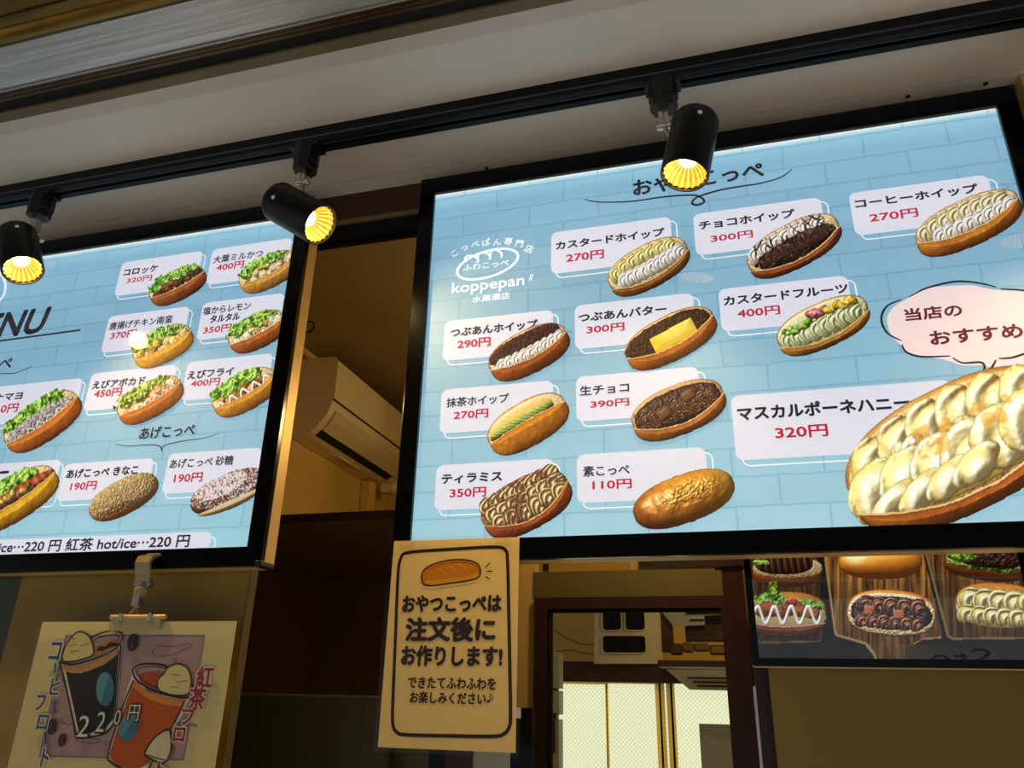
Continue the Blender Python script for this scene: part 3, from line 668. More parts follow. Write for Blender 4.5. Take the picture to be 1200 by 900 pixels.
card(SGL, (-70, 635.5), (243, 660), [('コーヒー hot/ice⋯220 円 紅茶 hot/ice⋯220 円', (-88, 651.5), (224, 626))], None, zmin=.0)

# headings, logo and speech bubble
T = Draw(0); text(T, 'おやつこっぺ', (743, 230), (893, 190), DARK, 5, .034); T.build('heading', M_lit, SGR)
T = Draw(0); T.stroke([(685, 234), (701, 237.3), (738, 236.8), (777, 231.5), (811, 229.3), (822, 232.4), (825, 237.5), (817, 241), (811, 238.7), (815, 233), (826, 228.4), (848, 222.5), (872, 218.5), (891, 215.5), (915, 208.5), (928, 199)], .0042, DARK, 5, taper=True)
T.build('heading_flourish', M_lit, SGR)
T = Draw(0)
for ch, p, rt in (('こ', (533, 297.5), 32), ('っ', (545, 291.5), 24), ('ぺ', (557, 287), 16), ('ぱ', (570, 284.5), 8), ('ん', (583, 284), 0), ('専', (596, 283.3), -6), ('門', (609, 286), -14), ('店', (620.5, 292), -26)):
    text(T, ch, p, .0175, WH, 5, .02, rot=rt)
T.build('shop_logo_arc', M_lit, SGR)
T = Draw(0, 500, 180, 3.75)
T.stroke(ell2(269, 487, 139, 56, -17.5, 40), .005, WH, 4, True, 0)
for pts in ([(168, 468), (178, 452), (208, 452), (228, 470), (222, 482)], [(228, 470), (226, 452), (240, 438), (262, 438), (280, 452), (278, 468)], [(280, 452), (284, 434), (300, 425), (322, 432), (332, 446), (328, 458)]):
    T.stroke(pts, .0042, WH, 5)
text(T, 'ふわこっぺ', (162, 518), (362, 468), WH, 6, .02, emz=.0155)
T.build('shop_logo_bun', M_lit, SGR)
T = Draw(0, 500, 180, 3.75); text(T, 'koppepan', (112, 630), (430, 534), WH, 5, .022); T.stroke([(452, 560), (460, 532)], .0016, WH, 5, sm=0); T.stroke([(460, 560), (468, 532)], .0016, WH, 5, sm=0); T.build('shop_name', M_lit, SGR)
T = Draw(0, 500, 180, 3.75); text(T, '水無瀬店', (203, 658), (367, 610), WH, 5, .02, emz=.0152); T.build('branch_name', M_lit, SGR)
B = Draw(0)
B.fill([(1039.5, 374), (1047, 360), (1063.5, 350), (1075, 341), (1097, 336.5), (1119, 335), (1140, 334.5), (1155, 338), (1179, 341), (1205, 340.5), (1233, 348), (1248, 362), (1254, 380), (1249, 397), (1236, 410), (1215, 420), (1200, 427), (1181, 429), (1176, 437), (1160, 446), (1163, 434), (1152, 428.5), (1128, 428.5), (1104, 421), (1068, 416), (1055, 404), (1044, 392)], (250, 226, 222), 2, 3)
for pts in ([(1056.6, 351.5), (1039.5, 359), (1032.6, 374), (1039.5, 390.5), (1056, 399.5)], [(1065, 348.5), (1086, 338), (1119, 330.5), (1146, 332), (1167.6, 337)], [(1172, 339), (1200, 341), (1225, 347), (1240, 355)], [(1056.6, 404), (1062, 413), (1080, 418.4), (1113.6, 417.5)],
            [(1116, 419.6), (1128, 425.6), (1149, 425), (1153.5, 431), (1150, 437), (1144.5, 439.5)], [(1144.5, 439.5), (1160, 433), (1167, 422)], [(1170, 420.5), (1185, 419.6), (1200, 415), (1220, 409)], [(1248, 364), (1258, 380), (1250, 400), (1238, 408)]):
    B.stroke(pts, .0034, DARK, 4, taper=True)
bb = B.build('speech_bubble', M_lit, SGR)
T = Draw(0); text(T, '当店の', (1061.5, 377), (1125.5, 360.5), (104, 30, 44), 6, .035, emz=.0225); T.build('bubble_lettering', M_lit, bb); T = Draw(0); text(T, 'おすすめ', (1091.5, 405), (1195.5, 381), (104, 30, 44), 6, .035, emz=.0262); T.build('bubble_lettering', M_lit, bb)
T = Draw(0); text(T, 'MENU', (-50, 402), (61.5, 357.5), DARK, 5, .03, shear=.16, emz=.088); T.build('heading', M_lit, SGL)
T = Draw(0); T.strokew([Q(-90, 412), Q(95, 387)], .0042, DARK, 4); T.build('heading_rule', M_lit, SGL)
T = Draw(0); text(T, 'おかずこっぺ', (-85, 443), (16.5, 420), DARK, 5, .024, emz=.032); T.stroke([(-100, 446), (-40, 440), (0, 438.3), (20, 437), (38, 429.5)], .0022, DARK, 4, taper=True); T.build('heading_minor', M_lit, SGL)
T = Draw(0); text(T, 'あげこっぺ', (163.5, 515.5), (230, 498), DARK, 5, .03, emz=.027)
T.stroke([(135.5, 520.5), (150, 523), (175, 521.5), (188, 523), (190, 528.5), (193, 522.5), (215, 517), (240, 513.5), (257, 508)], .0022, DARK, 4, taper=True); T.build('heading_minor', M_lit, SGL)
T = Draw(0); T.stroke(ell2(-12, 336, 19, 21, 0, 36), .0062, WH, 4, True, 0); T.build('shop_logo_ring', M_lit, SGL)

BR = [('custard_whip', 760, 312, 52, 27, 28, 'bun piped with yellow custard and white cream'), ('choc_whip', 930, 288, 60, 28, 27, 'bun with white cream and dark chocolate shavings'),
      ('coffee_whip', 1134, 261, 67, 29, 24, 'bun with pale coffee cream'), ('bean_whip', 620, 412, 51, 27, 27, 'bun with red bean paste and white cream'),
      ('bean_butter', 786, 396, 58, 28, 27, 'bun with bean paste and a slab of butter'), ('fruit', 964, 381, 58, 28, 24, 'bun with custard and green, pink and yellow fruit'),
      ('matcha', 619, 496, 52, 28, 30, 'bun with pale green tea cream'), ('raw_choc', 795, 480, 58, 31, 22, 'bun with dark chocolate cream and chocolate squares'),
      ('tiramisu', 617, 590, 57, 33, 28, 'bun with cocoa dusted brown cream swirls'), ('plain', 801, 584, 63, 33, 20, 'plain shiny baked bun'),
      ('honey', 1122, 524, 141, 70, 26, 'large bun heaped with pale yellow cream and honey')]
CR, CL = (0.0, 1.0, 0.0005, .694), (-1.335, -.309, 0.0005, .694)
for k, cx, cy, hl, hw, an, lb in BR:
    f = .88 if hl < 100 else 1.0
    o = place_pic(bun(k, f * hw / hl, 170 if hl < 100 else 300, seed=len(lb)), 'bun_picture', cx, cy + 1, hl * (.99 if f < 1 else 1), an, 0, M_lit, SGR, CR); o['label'] = 'printed picture of a ' + lb
BL = [('hot_croquette', 209, 334, 36, 18, 27, 'bun with dark brown croquette and lettuce'), ('hot_shiso', 316, 318, 38, 19, 27, 'pale bun with sliced cutlet and green leaf'),
      ('hot_chicken', 192, 405, 38, 20, 27, 'yellow bun with fried chicken'), ('hot_lemon', 303, 388, 37, 20, 27, 'bun with bright lettuce and tartar sauce'),
      ('hot_shrimp', 177, 468, 42, 21, 29, 'bun with shrimp and dark lettuce'), ('hot_fry', 288, 459, 42, 22, 29, 'bun with lettuce and white sauce zigzag'),
      ('hot_tuna', 51, 493, 51, 24, 34, 'bun with tuna and curly lettuce'), ('hot_dog', 16, 585, 60, 25, 32, 'yellow bun with sausage and lettuce'),
      ('kinako', 146, 582, 45, 22, 28, 'fried bun coated in pale tan powder'), ('sugar', 268, 575, 48, 22, 24, 'dark fried bun dusted with white sugar')]
for k, cx, cy, hl, hw, an, lb in BL:
    o = place_pic(bun(k, .92 * hw / hl, 140, seed=len(lb)), 'bun_picture', cx, cy + 1, hl, an, 0, M_lit, SGL, CL); o['label'] = 'printed picture of a ' + lb
# ------------------------------------------------------------------ track and spotlights
tk = thing('lighting_track', 'black ceiling lighting track carrying the spotlights', 'track', (0, -.1355, .78))
obj('track_channel', *profx([(-.153, .7795), (-.153, .7455), (-.1405, .7455), (-.1405, .765), (-.1305, .765), (-.1305, .7455), (-.118, .7455), (-.118, .7795)], XL, XR), M_track, tk)
obj('conductor_strip', *merge(boxg(XL, XR, -.1535, -.1528, .7552, .7590)), M_track2, tk)
obj('slot_lip', *merge(boxg(XL, XR, -.1418, -.1404, .7446, .7456)), M_track2, tk)
def spot(label, ax_, jz, top, ap, d, dot=True, vis=True):
    """ax_: adapter x on the track; top/ap: ends of the housing; d: aim"""
    t = thing('spotlight', label, 'spotlight', (ax_, -.1355, .745), 'spotlights on the black track')
    d = Vector(d).normalized(); ap = Vector(ap); L = .122; r = .038; org = ap - d * L
    obj('adapter', *merge(latheg([(0, 0), (0, .025), (.040, .025), (.044, .0235), (.058, .0235), (.060, .021), (.060, 0)], (ax_, -.1355, .750), (0, 0, -1), 8), boxg(ax_ - .030, ax_ + .030, -.1525, -.1185, .738, .7455)), M_lampbody, t)
    jt = Vector((ax_, -.1355, .690)); jb = Vector((ax_ - .001, -.1355, .690 - jz))
    a = obj('swivel_arm', *merge(boxg(jb.x - .0088, jb.x - .0012, -.144, -.127, jb.z, jt.z), boxg(jb.x + .0002, jb.x + .0078, -.144, -.127, jb.z, jt.z), latheg([(-.013, 0), (-.013, .008), (.013, .008), (.013, 0)], (jb.x, -.1355, jb.z + .004), (1, 0, 0), 16)), M_chrome, t)
    hp = org + d * .022; side = (Vector(jb) - hp); side -= d * side.dot(d); side = side.normalized() * r
    obj('bracket', *tubeg([tuple(jb), tuple(hp + side * 1.12), tuple(hp + side * .8)], .005), M_chrome, t)
    prof = [(0, 0), (0, r * .82), (.002, r * .93), (.007, r), (.013, r), (.0135, r * .985), (.0145, r * .985), (.015, r), (L - .002, r), (L, r * .975), (L, r * .92), (L - .005, r * .90)]
    h = obj('housing', *latheg(prof, org, d, 64), M_lampbody, t, smooth=True); e = h.modifiers.new('edge', 'EDGE_SPLIT'); e.split_angle = math.radians(35)
    # faceted reflector cup
    n = 40; dd, u, v = frame_axes(d); V = []; Fs = []
    for k, (tt, rr) in enumerate([(L - .005, r * .895), (L - .014, r * .80), (L - .024, r * .62), (L - .031, r * .36)]):
        for i in range(n):
            aa = 2 * math.pi * i / n; q = rr * (1 - (.07 if i % 2 else 0) * (k < 3)); V.append(tuple(org + dd * tt + (u * math.cos(aa) + v * math.sin(aa)) * q))
    for k in range(3):
        for i in range(n): j = (i + 1) % n; Fs.append((k * n + i, k * n + j, (k + 1) * n + j, (k + 1) * n + i))
    rfl = obj('reflector', V, Fs, M_refl, t); rfl.data.materials.append(M_refl2); rfl.data.polygons.foreach_set('material_index', [1 if (i % n) % 2 else 0 for i in range(len(Fs))])
    obj('led_disc', *latheg([(L - .032, 0), (L - .032, r * .36), (L - .0285, r * .31), (L - .0275, 0)], org, d, 24), M_led, t)
    if dot:
        vw = (Vector(CP) - (org + d * .024)); vw -= d * vw.dot(d); vw.normalize(); vw = (vw + Vector((.12, 0, 0))).normalized()
        obj('white_screw', *latheg([(-.001, 0), (-.001, .0042), (.0012, .0036), (.0012, 0)], org + d * .024 + vw * r, vw, 14), M_white, t)
    ld = bpy.data.lights.new('spotlight_beam', 'SPOT'); ld.energy = 16.0; ld.color = (1, .66, .26); ld.spot_size = math.radians(115); ld.spot_blend = .9; ld.shadow_soft_size = .02
    lo = bpy.data.objects.new('spotlight_beam', ld); COL.objects.link(lo); p = ap + d * .004; lo.location = (p.x, p.y, p.z + Z0); lo.rotation_euler = d.to_track_quat('-Z', 'Y').to_euler()
    return t
def P3(px, py, y): q = Q(px, py, y); return (q[0], y, q[1])
spot('black spotlight in front of the おやつこっぺ heading, aimed straight down', X(779, 140, -.1355), .036, None, P3(802, 206, -.17), (-.20, -.12, -.96))
spot('black spotlight tilted sideways over the gap between the two signs', X(358, 195, -.1355), .026, None, P3(376, 264, -.165), (.82, .0, -.57))
spot('black spotlight overlapping the MENU sign, cut by the picture edge', X(46, 250, -.1355), .036, None, P3(27, 317, -.17), (.52, -.10, -.85))
spot('black spotlight beyond the picture, mirrored in the sign edge', 1.085, .036, None, (1.05, -.17, .525), (-.05, -.03, -.99))

# ------------------------------------------------------------------ paper notice hung over the corner of the right-hand sign
nt = thing('paper_notice', 'laminated cream paper notice with a bread drawing hung below the bun menu sign', 'notice', (.085, -.013, -.31))
y = -.0125
D = Draw(y, 430, 620, 3.2143)
sheet = [D.q(p) for p in ((93, 60), (568, 34), (577, 832), (62, 822))]
x0, x1, zb, zt = -.0255, .190, -.3105, -.0005
obj('sheet', *boxg(x0, x1, y, y + .0006, zb, zt), M_paper, nt, cols=np.array([lin((255, 222, 142))] * 8))
obj('laminate_sleeve', *boxg(x0 - .006, x1 + .007, y - .0035, y - .0030, zb - .006, zt + .004), M_film, nt)
BRN = (56, 32, 18)
def fr(px, py): return D.q((px, py))
D.stroke([(128, 110), (160, 88), (320, 76), (480, 68), (522, 80), (530, 125), (534, 300), (538, 500), (541, 700), (536, 745), (515, 772), (470, 781), (320, 779), (150, 775), (112, 764), (97, 725), (100, 600), (108, 400), (117, 180)], .0052, BRN, 1, True, 8)
D.build('printed_border', M_paper, nt)
D = Draw(y, 430, 620, 3.2143)
D.fill([(207, 190), (212, 160), (245, 135), (310, 118), (375, 117), (415, 130), (428, 155), (420, 182), (380, 195), (310, 205), (240, 214), (214, 208)], (226, 138, 30), 1, 5)
D.fill([(222, 196), (290, 190), (380, 178), (416, 165), (418, 180), (380, 194), (310, 203), (242, 211)], (240, 166, 50), 2, 4)
for a in ([(272, 150), (286, 158), (296, 172)], [(312, 140), (326, 150), (334, 166)], [(352, 132), (366, 142), (374, 156)]): D.stroke(a, .0012, (246, 186, 96), 3)
D.stroke([(207, 190), (212, 160), (245, 135), (310, 118), (375, 117), (415, 130), (428, 155), (420, 182), (380, 195), (310, 205), (240, 214), (214, 208)], .0022, BRN, 4, True)
for a in ([(447, 144), (465, 126)], [(451, 160), (473, 159)], [(447, 179), (464, 190)]): D.stroke(a, .0018, BRN, 3, sm=0)
D.build('bread_drawing', M_paper, nt)
for s, bl, tr_, of in (('おやつこっぺは', (134, 312), (506, 248), .045), ('注文後に', (146, 420), (482, 334), .05), ('お作りします!', (130, 513), (509, 442), .045), ('できたてふわふわを', (154, 598), (486, 562), .03), ('お楽しみください', (162, 655), (448, 617), .03)):
    D = Draw(y, 430, 620, 3.2143); text(D, s, bl, tr_, BRN, 2, of); D.build('notice_lettering', M_paper, nt)
D = Draw(y, 430, 620, 3.2143); D.fill(ell2(458, 649, 7, 5, -20), BRN, 2); D.stroke([(464, 648), (464, 619)], .0011, BRN, 2, sm=0); D.stroke([(464, 620), (472, 628), (474, 638), (470, 645)], .0012, BRN, 2); D.build('notice_lettering', M_paper, nt)
for xx in (.0, .165):
    box('tape', xx - .014, xx + .014, y - .0042, y - .0037, zt - .016, zt + .012, M_film, nt)

# ------------------------------------------------------------------ float poster in its swivel clip
fp = thing('float_poster', 'cream paper poster of two iced float cups hanging from the clear clip', 'poster', (-.49, -.03, -.44))
y = -.03; px0, px1, pz0, pz1 = -.692, -.2905, -.70, -.1285
obj('sheet', *boxg(px0, px1, y, y + .0006, pz0, pz1), M_paper, fp, cols=np.array([lin((236, 222, 156))] * 8))
obj('laminate_sleeve', *boxg(px0 - .004, px1 + .004, y - .0070, y - .0066, pz0 - .004, pz1 + .003), M_film, fp)
def G(): return Draw(y, 0, 640, 3.46)
INK = (44, 34, 30); BLU = (60, 96, 146); RD = (176, 52, 60)
D = G(); D.fill([(268, 363), (830, 363), (745, 866), (160, 850)], (196, 160, 160), 1); D.stroke([(268, 363), (830, 363), (745, 866), (160, 850)], .003, (150, 126, 150), 2, True, 0)
for a in ([(620, 432), (640, 404), (700, 408), (770, 396), (768, 412), (700, 440), (640, 448), (622, 436)], [(250, 700), (300, 690), (330, 720), (280, 722), (246, 712)], [(315, 785), (360, 780), (410, 790), (370, 800), (318, 792)], [(720, 720), (760, 715), (800, 730)]): D.stroke(a, .0016, (146, 122, 148), 3, True)
D.stroke(ell2(712, 463, 9, 7), .0014, (146, 122, 148), 3, True, 0); D.stroke(ell2(432, 800, 8, 6), .0014, (146, 122, 148), 3, True, 0); D.build('lavender_ground', M_paper, fp)
D = G()
D.fill([(240, 462), (262, 470), (300, 478), (345, 472), (420, 440), (480, 400), (502, 370), (485, 560), (470, 705), (440, 752), (380, 772), (318, 765)], (250, 246, 230), 4)
D.fill([(270, 510), (330, 515), (420, 480), (486, 420), (474, 560), (462, 700), (430, 740), (370, 758), (322, 750)], (52, 38, 34), 5)
D.fill([(255, 480), (300, 484), (350, 478), (420, 448), (484, 408), (480, 440), (430, 478), (360, 508), (300, 516), (268, 508)], (206, 160, 104), 6)
D.fill([(385, 440), (378, 420), (400, 405), (430, 395), (450, 380), (480, 382), (486, 396), (450, 420), (410, 440)], (190, 140, 86), 5, 3)
D.fill([(392, 425), (410, 405), (432, 408), (450, 388), (476, 392), (484, 402), (450, 410), (420, 424)], (60, 40, 34), 6)
D.stroke([(370, 378), (400, 358), (450, 346), (490, 350), (502, 368), (486, 402), (430, 440), (350, 470), (290, 480), (245, 470)], .0026, INK, 8)
D.stroke([(376, 388), (410, 370), (450, 360), (482, 362), (484, 378)], .0016, INK, 8)
D.stroke([(245, 468), (270, 560), (300, 700), (312, 762), (330, 774), (380, 772), (435, 755), (468, 715)], .0028, INK, 8); D.stroke([(494, 400), (488, 480), (476, 600), (468, 715)], .0028, INK, 8)
D.fill([(262, 465), (262, 430), (285, 385), (315, 352), (345, 350), (370, 370), (382, 405), (386, 432), (372, 448), (340, 458), (300, 468)], (236, 222, 150), 9, 4)
D.stroke([(262, 465), (262, 430), (285, 385), (315, 352), (345, 350), (370, 370), (382, 405), (386, 432), (372, 448), (340, 458), (300, 468)], .0022, INK, 10, True)
for a in ([(285, 405), (320, 398)], [(330, 405), (365, 398)], [(290, 430), (330, 424)], [(300, 380), (312, 374)]): D.stroke(a, .0013, (150, 130, 60), 10, sm=0)
D.fill(ell2(432, 580, 36, 68), (104, 168, 190), 10); D.fill(ell2(432, 580, 36, 68, 0, 30, -60, 120), (70, 134, 160), 11)
D.build('coffee_float_drawing', M_paper, fp)
D = G()
D.fill([(545, 500), (600, 590), (700, 612), (775, 610), (740, 690), (640, 830), (600, 905), (520, 915), (440, 860), (460, 780), (500, 640)], (252, 240, 220), 5)
D.fill([(548, 545), (600, 590), (700, 622), (752, 628), (700, 740), (610, 880), (560, 905), (480, 895), (446, 850), (470, 770), (520, 620)], (206, 96, 10), 6)
D.fill([(546, 548), (600, 590), (690, 616), (760, 622), (745, 650), (680, 645), (600, 618), (540, 570)], (236, 150, 70), 7)
D.fill([(565, 530), (600, 512), (660, 510), (680, 530), (650, 560), (640, 590), (600, 575)], (190, 84, 30), 7, 3)
D.stroke([(690, 492), (650, 480), (590, 478), (552, 490), (544, 510), (560, 545), (620, 582), (700, 608), (760, 615), (790, 600), (796, 580), (780, 560)], .0028, INK, 9)
D.stroke([(690, 500), (640, 490), (590, 490), (562, 502), (560, 520), (600, 556), (660, 580)], .0016, INK, 9)
D.stroke([(546, 545), (510, 630), (470, 750), (442, 850), (460, 880), (500, 903)], .0028, INK, 9); D.stroke([(752, 628), (720, 700), (660, 800), (606, 905)], .0028, INK, 9)
D.fill([(660, 590), (645, 570), (648, 540), (668, 520), (690, 490), (730, 478), (765, 495), (780, 535), (776, 585), (755, 604), (710, 604)], (240, 226, 156), 10, 4)
D.stroke([(660, 590), (645, 570), (648, 540), (668, 520), (690, 490), (730, 478), (765, 495), (780, 535), (776, 585), (755, 604), (710, 604)], .0022, INK, 11, True)
for a in ([(700, 520), (735, 524)], [(722, 552), (765, 546)], [(700, 572), (730, 570)]): D.stroke(a, .0013, (150, 130, 60), 11, sm=0)
D.fill(ell2(525, 735, 38, 55, 15), (104, 168, 190), 8); D.fill(ell2(525, 735, 38, 55, 15, 30, -60, 120), (70, 134, 160), 9)
D.fill([(690, 745), (640, 770), (605, 815), (594, 845), (615, 860), (660, 880), (690, 860), (700, 800)], (240, 230, 190), 10, 3); D.stroke([(690, 745), (640, 770), (605, 815), (594, 845), (615, 860), (660, 880), (690, 860), (700, 800)], .0026, INK, 11, True)
D.stroke([(600, 845), (640, 858), (680, 868)], .0016, INK, 11)
D.build('tea_float_drawing', M_paper, fp)
for (cx, cy, a_, b_) in ((545, 392, 22, 36), (219, 733, 20, 32), (260, 787, 16, 27)):
    D = G(); D.fill(ell2(cx, cy, a_, b_, 10), (58, 44, 44), 12); D.stroke([(cx + 4, cy - b_ * .8), (cx - 5, cy), (cx + 3, cy + b_ * .8)], .0013, (130, 110, 108), 13); D.build('coffee_bean_drawing', M_paper, fp)
def outl(D, s, bl, tr_, c, lay, off): text(D, s, bl, tr_, (246, 240, 220), lay, off + .07); text(D, s, bl, tr_, c, lay + 1, off)
D = G()
for s, bl, tr_ in (('コ', (205, 462), (262, 392)), ('1', (228, 514), (236, 474)), ('ヒ', (208, 602), (258, 538)), ('1', (226, 680), (234, 628)), ('フ', (150, 664), (198, 606)), ('ロ', (156, 742), (210, 686)), ('1', (190, 802), (197, 754)), ('ト', (172, 892), (216, 820))):
    if s == '1': D.stroke([(bl[0] + 4, bl[1]), (bl[0] + 5, tr_[1])], .0038, BLU, 14, sm=0)
    else: outl(D, s, bl, tr_, BLU, 14, .02)
D.build('poster_lettering', M_paper, fp)
D = G()
for s, bl, tr_ in (('紅', (800, 572), (876, 490)), ('茶', (770, 662), (846, 574)), ('フ', (740, 722), (796, 664)), ('ロ', (708, 790), (762, 738)), ('1', (680, 876), (716, 812)), ('ト', (640, 930), (690, 876))):
    if s == '1': D.stroke([(683, 874), (712, 812)], .0038, RD, 14, sm=0)
    else: outl(D, s, bl, tr_, RD, 14, .03)
D.build('poster_lettering', M_paper, fp)
D = G()
for s, bl, tr_ in (('2', (318, 772), (380, 688)), ('2', (394, 752), (444, 672)), ('0', (468, 724), (504, 664)), ('円', (524, 708), (580, 644))):
    text(D, s, bl, tr_, (50, 40, 40), 15, .07); text(D, s, bl, tr_, (248, 244, 232), 16, .0)
D.build('price_lettering', M_paper, fp)
cl = thing('swivel_sign_clip', 'clear plastic swivel clip with metal joint gripping the sign edge above the float poster', 'clip', (Q(165, 690, -.02)[0], -.02, -.13))
cx, _ = Q(167, 690, -.02)
zt_ = Zp(170, 652, -.03); zj = Zp(165, 684, -.024)
obj('gripper', *merge(extr([(-.002, .012), (-.012, .006), (-.030, .0), (-.036, -.012), (-.030, -.03), (-.026, -.045), (-.021, -.045), (-.025, -.03), (-.030, -.013), (-.024, -.004), (-.010, .002), (-.002, .007)], 'x', cx - .014, cx + .016)), M_plast, cl)
for o in [cl.children[0]] if cl.children else []: o.data.transform(Matrix.Translation((0, 0, zj + .036 + .012)))
obj('jaw_spring', *merge(latheg([(-.016, 0), (-.016, .004), (.02, .004), (.02, 0)], (cx, -.022, zj), (1, 0, 0), 14), boxg(cx - .006, cx + .006, -.031, -.024, zj - .004, zj + .003), boxg(cx + .014, cx + .018, -.028, -.018, zj - .008, zj + .008)), M_chrome, cl)
obj('ball_joint', *merge(latheg([(0, 0), (.002, .009), (.010, .011), (.018, .009), (.022, .006), (.028, .006), (.032, .008), (.038, .005), (.040, 0)], (cx + .001, -.026, zj - .004), (0, 0, -1), 20)), M_plast, cl, smooth=True)
obj('stem', *boxg(cx - .006, cx + .008, -.033, -.020, Zp(165, 710, -.026), Zp(165, 698, -.026)), M_chrome, cl)
obj('stem_fork', *merge(tubeg([(cx - .002, -.026, Zp(165, 712, -.026)), (cx - .010, -.028, Zp(165, 722, -.026))], .0025), tubeg([(cx - .002, -.026, Zp(165, 712, -.026)), (cx + .008, -.028, Zp(165, 722, -.026))], .0025)), M_plast, cl)
zb_ = Zp(165, 722, -.03); xa, xb = X(133, 722, -.03), X(196, 722, -.03)
obj('clamp_bar', *merge(latheg([(0, 0), (0, .0045), (xb - xa, .0045), (xb - xa, 0)], (xa, -.034, zb_ - .002), (1, 0, 0), 16)), M_silver, cl, smooth=False)
for px in (146, 180):
    q = X(px, 722, -.03); box('clamp_hinge', q - .004, q + .004, -.0405, -.028, zb_ - .008, zb_ + .005, M_chrome, cl, .001)
box('clamp_plate', X(135, 722, -.03), X(193, 722, -.03), -.0385, -.0372, zb_ - .026, zb_ - .004, M_plast, cl)

# ------------------------------------------------------------------ panels under the signs and the dark alcove
pn = struct(box('wall_panel_1', -.846, -.329, .045, .065, -1.8, .30, M_panel)); pn2 = struct(box('wall_panel_2', -2.4, -.8465, .045, .064, -1.8, .30, M_panelg))
box('edge_strip', -.3289, -.327, .044, .066, -1.8, .30, M_olive, pn)
al = thing('wooden_alcove', 'dark brown boxed shelf recess beneath the air conditioner, between the signs', 'cabinet', (-.5, .9, -.3))
za = Zp(460, 602, .45); xw_ = Q(379, 677, 1.42)[0]
obj('top_board', *extr([(xw_ - .02, .45), (-.10, .45), (-.10, .90), (-.27, 1.44), (xw_ - .02, 1.44)], 'z', za - .004, za + .008), M_alc, al)
box('side_board', xw_ - .02, xw_, .45, 1.44, -1.7, za - .0045, M_alc, al)
box('back_board', xw_, -.27, 1.42, 1.44, -1.7, za - .0045, M_alc, al)
box('shelf_rail', xw_ + .0005, xw_ + .03, 1.0, 1.419, za - .018, za - .0045, M_alc, al)
box('front_lip', xw_ - .02, -.10, .447, .4498, za - .012, za + .0085, M_woodd, al)
q0, q1 = X(262, 815, .30), X(446, 815, .30)
lo = thing('low_cabinet', 'greenish black cabinet panel standing below the dark recess', 'cabinet', (-.35, .32, -1.8))
box('front_panel', q0, q1 - .035, .30, .32, -1.7, -.243, M_panelk, lo); box('door_stile', q1 - .0345, q1 + .02, .297, .32, -1.7, -.2445, M_panelk, lo, .001)
box('top_rail', q0, q1 + .02, .295, .34, -.2428, -.238, M_olive, lo); box('plinth', q0, q1, .31, .34, -1.8, -1.7005, M_gap, lo)

# ------------------------------------------------------------------ air conditioner on the left kitchen wall
ac = thing('air_conditioner', 'cream wall mounted air conditioner above the alcove between the two signs', 'air conditioner', (-1.03, 1.6, .64))
ya, yb = 1.20, 1.99
pf = [(-1.0325, .955), (-.885, .955), (-.873, .944), (-.873, .80), (-.878, .765), (-.893, .727), (-.925, .685), (-.951, .663), (-.975, .652), (-1.0325, .642)]
b = obj('body', *extr(pf, 'y', ya, yb), M_ac, ac); b.modifiers.new('edge', 'BEVEL').width = .004
fpn = [(-.8715, .9405), (-.8690, .9405), (-.8690, .787), (-.8715, .787)]
obj('front_panel', *extr(fpn, 'y', ya + .004, yb - .004), M_ac, ac)
obj('panel_gap', *extr([(-.8722, .7865), (-.8706, .7865), (-.8716, .7815), (-.8732, .7815)], 'y', ya + .004, yb - .004), M_gap, ac)
obj('outlet_slot', *extr([(-.9525, .6605), (-.9525, .6655), (-.932, .684), (-.927, .6785)], 'y', ya + .045, yb - .10), M_gap, ac)
obj('flap', *extr([(-.9265, .6795), (-.9235, .677), (-.8895, .716), (-.8755, .748), (-.8775, .752), (-.8935, .7215)], 'y', ya + .045, yb - .05), M_ac2, ac)
obj('vent_foot', *merge(*[boxg(-1.0 + .012 * i, -.993 + .012 * i, ya + .25 + .01 * i, ya + .45, .644, .6505) for i in range(3)]), M_ac, ac)
dk = thing('pipe_cover', 'cream pipe cover running down the wall from the air conditioner', 'pipe cover', (-1.0, 1.84, .2))
box('duct', -1.032, -.985, 1.80, 1.86, -.6, .640, M_cream, dk, .006); box('duct_cap', -.98, -.90, 1.87, 1.93, .60, .645, M_ac, dk, .012)
hk = obj('ring_hook', *tubeg([(X(362, 383, .9) + .02 * math.cos(a), .9, Zp(362, 383, .9) + .02 * math.sin(a)) for a in np.linspace(0, 2 * math.pi, 25)], .0035, 8), M_black)
tag(hk, 'black ring hook by the ceiling beside the air conditioner', 'hook')
hk2 = obj('cord', *tubeg([(X(362, 383, .9) - .02, .9, Zp(362, 383, .9)), (X(362, 383, .9) - .05, .9, 1.01)], .002, 6), M_black, hk)

# ------------------------------------------------------------------ opening to the back room (wall at y = 1.5)
Y = 1.5
struct(obj('wall_inner', *merge(boxg(X(625, 700, Y), .62, Y, Y + .05, .092, Zp(700, 669, Y)), boxg(.52, 2.4, Y, Y + .05, -1.8, .0915)), M_trans))
df = obj('door_1', *ringg([(-.161, .088), (.53, .088), (.53, -1.8), (-.161, -1.8)], [(-.117, .052), (.462, .052), (.462, -1.79), (-.117, -1.79)], Y - .02, Y + .045), M_woodv); struct(df)
box('door_stop', -.1165, .4615, Y + .0, Y + .02, .042, .0515, M_gap, df); box('door_stop', -.1165, -.103, Y, Y + .02, -1.79, .0415, M_gap, df)
pst = thing('wooden_post', 'dark brown vertical post left of the bread photo screen', 'post', (.49, 1.3, -1.8))
xp0, xp1 = X(847, 690, 1.3), X(872, 690, 1.3)
box('post', xp0, xp1, 1.3, 1.36, -1.8, Zp(860, 664, 1.3), M_woodv, pst); box('post_cap', xp0 - .02, xp1 + .01, 1.29, 1.37, Zp(860, 664, 1.3), Zp(860, 658, 1.3), M_woodv, pst)
